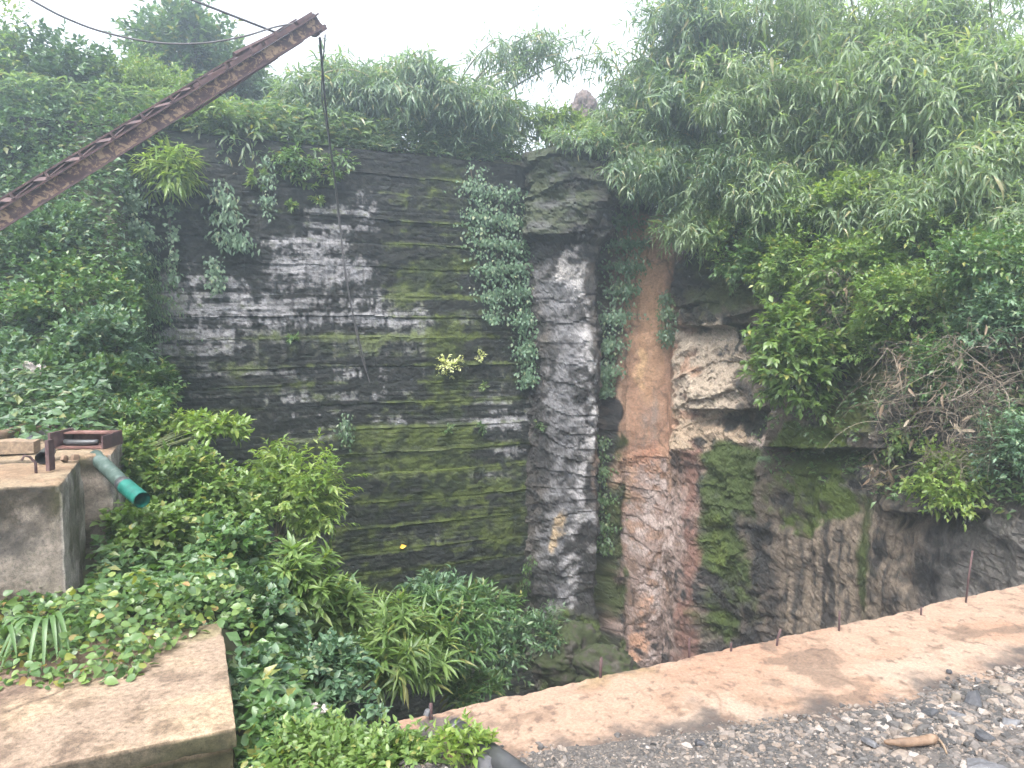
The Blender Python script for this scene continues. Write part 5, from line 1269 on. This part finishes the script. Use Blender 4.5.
strap_plant('plant with long arching strap leaves on the ivy ledge at the left', pz(50, 632, .08), 15, .36, .012, L['mid'], np.random.default_rng(4), -.9)
strap_plant('second smaller strap-leaved plant at the left edge of the ivy ledge', pz(5, 640, .08), 10, .34, .012, L['mid'], np.random.default_rng(6), -.9)
shrub('leafy weed against the front of the grey concrete block', 30, 592, 4.35, 24, 14, L['mid'], n=60, K=7, leafL=.06, wr=.5, tw=.1, limbs=8, name='weed', cat='weed')
fern('small bright fern on the bank beside the low tan block', P(272, 705, 3.7) , 4, .16, L['lime'], rf, 0.3)

# ivy carpet on the ledge: uncountable ground cover
rg = np.random.default_rng(31)
N = 24000
a_ = rg.uniform(-2.9, .95, N); b_ = rg.uniform(3.4, 7.4, N)
n1 = fbm(a_ * 2.2, b_ * 2.2, 0, 4, 181)
lim = np.interp(a_, [-1.2, -.8, -.6, -.22, -.1, .1], [3.95, 3.85, 3.75, 3.7, 3.98, 4.2]) + .06 * n1
keep = (b_ > lim) & ~((a_ < -.6) & (b_ > 5.1)) & (rg.random(N) < sst(lim, lim + .12, b_) * .8 + .2) & (a_ < .75 + .3 * n1) & ~((b_ > 5.7) & (a_ < -.3))
a_, b_ = a_[keep], b_[keep]; N = len(a_)
on_blk = (b_ < 4.27) & (a_ < .2)
zb = np.where(on_blk, 0.0, zbank(a_, b_))
zb = np.where(~on_blk & (a_ < .3) & (b_ < 4.9), np.maximum(zb, -.05), zb)
hgt = (.03 + .1 * sst(0, .35, b_ - lim[keep]) * (1 + 1.1 * n1[keep]).clip(.2)) * rg.uniform(.1, 1.4, N) * np.where(a_ < -.55, .55, 1)
pos = W(a_, b_, zb + hgt)
az = rg.uniform(0, 6.28, N)
dd = np.stack([np.cos(az), np.sin(az), rg.normal(-.1, .3, N)], -1)
nn = np.array([0, -.3, 1.0]) + rg.normal(0, .6, (N, 3))
iv = leaves(pos, dd, nn, .05 * rg.uniform(.45, 1.25, N), .8, 'rnd')
tag(mesh('ivy', iv[0], [iv[1]], L['ivy'], smooth=True), kind='stuff')
# undergrowth on the pit bank and the slope, beyond counting
def carpet(name, lm, n, a0, a1, b0, b1, leafL, zf, seed, wr=.55, thr=-.25, top=.25):
    rg = np.random.default_rng(seed)
    a_, b_ = rg.uniform(a0, a1, n), rg.uniform(b0, b1, n)
    k = fbm(a_ * 1.6, b_ * 1.6, 0, 3, seed) > thr
    a_, b_ = a_[k], b_[k]; n = len(a_)
    p = W(a_, b_, zf(a_, b_) + rg.uniform(.02, top, n))
    az = rg.uniform(0, 6.28, n)
    v = leaves(p, np.stack([np.cos(az), np.sin(az), rg.normal(0, .4, n)], -1), np.array([0, -.3, 1.0]) + rg.normal(0, .4, (n, 3)), leafL * rg.uniform(.5, 1.3, n), wr)
    tag(mesh(name, v[0], [v[1]], lm), kind='stuff')
carpet('undergrowth', L['mid'], 22000, -.6, 1.3, 3.3, 12.5, .09, zbank, 201)
carpet('undergrowth', L['dark'], 36000, -7, -.5, 6.9, 13.0, .11, zbank, 203, .55, -.9)
carpet('undergrowth', L['bamboo'], 9000, -2.5, 6.3, 13.08, 14.6, .2, lambda a, b: 4.75 + .35 * sst(13, 14.5, b), 205, .25, -.9, .6)
# cover on the upper slope of the rock
rg = np.random.default_rng(41)
pts = []
for px, py in zip(rg.uniform(760, 1330, 16000), rg.uniform(150, 520, 16000)):
    h_, hn = hit(px, py)
    if hn[2] > .3 and h_[2] > -1: pts.append(h_ + hn * rg.uniform(.02, .2))
pts = np.array(pts); n = len(pts)
az = rg.uniform(0, 6.28, n)
v = leaves(pts, np.stack([np.cos(az), np.sin(az), rg.normal(-.3, .4, n)], -1), np.array([-.3, -.5, 1.0]) + rg.normal(0, .4, (n, 3)), .1 * rg.uniform(.5, 1.3, n), .45)
tag(mesh('undergrowth', v[0], [v[1]], L['mid']), kind='stuff')

# litter in the leaves
rag('cloth_scrap', 'crumpled greyish cloth scrap among the leaves at the bottom', 'litter', P(314, 713, 3.65), .055, M['rag'], 3)
rag('plastic_scrap', 'bright blue plastic scrap in the low plants at the bottom', 'litter', P(291, 742, 3.2), .02, M['bluebag'], 6)
rag('plastic_sheet', 'grey plastic sheet caught in the bushes on the left bank', 'litter', P(32, 374, 7.9), .14, M['rag'], 8)
h_, hn = hit(399, 547)
lf = leaves(np.array([h_ + hn * .05]), np.array([[1.0, 0, .3]]), np.array([[0, -1.0, .6]]), np.array([.13]), .7)
M['yellow'] = mat_leaf('yellow_leaf', [(0, (.7, .42, .03)), (1, (.8, .5, .05))], .2)
tag(mesh('fallen_leaf', lf[0], [lf[1]], M['yellow']), 'single yellow leaf caught low on the dark wall', 'leaf')

# ------------------------------------------------------------------ mist, added mostly to stand in for lens glare
def haze():
    bm = Acc(); bm.box(np.array([0, 10.0, 3.0]), [110.0, 0, 0], [0, 110.0, 0], [0, 0, 11.2])
    m = bpy.data.materials.new('thin_mist'); m.use_nodes = True
    t = m.node_tree; t.nodes.clear()
    out = t.nodes.new('ShaderNodeOutputMaterial'); pv = t.nodes.new('ShaderNodeVolumePrincipled')
    pv.inputs['Color'].default_value = (.76, .87, 1.0, 1); pv.inputs['Density'].default_value = HAZE_DENSITY
    pv.inputs['Anisotropy'].default_value = .78
    t.links.new(pv.outputs[0], out.inputs['Volume'])
    tag(bm.build('haze', m), kind='stuff')
haze()
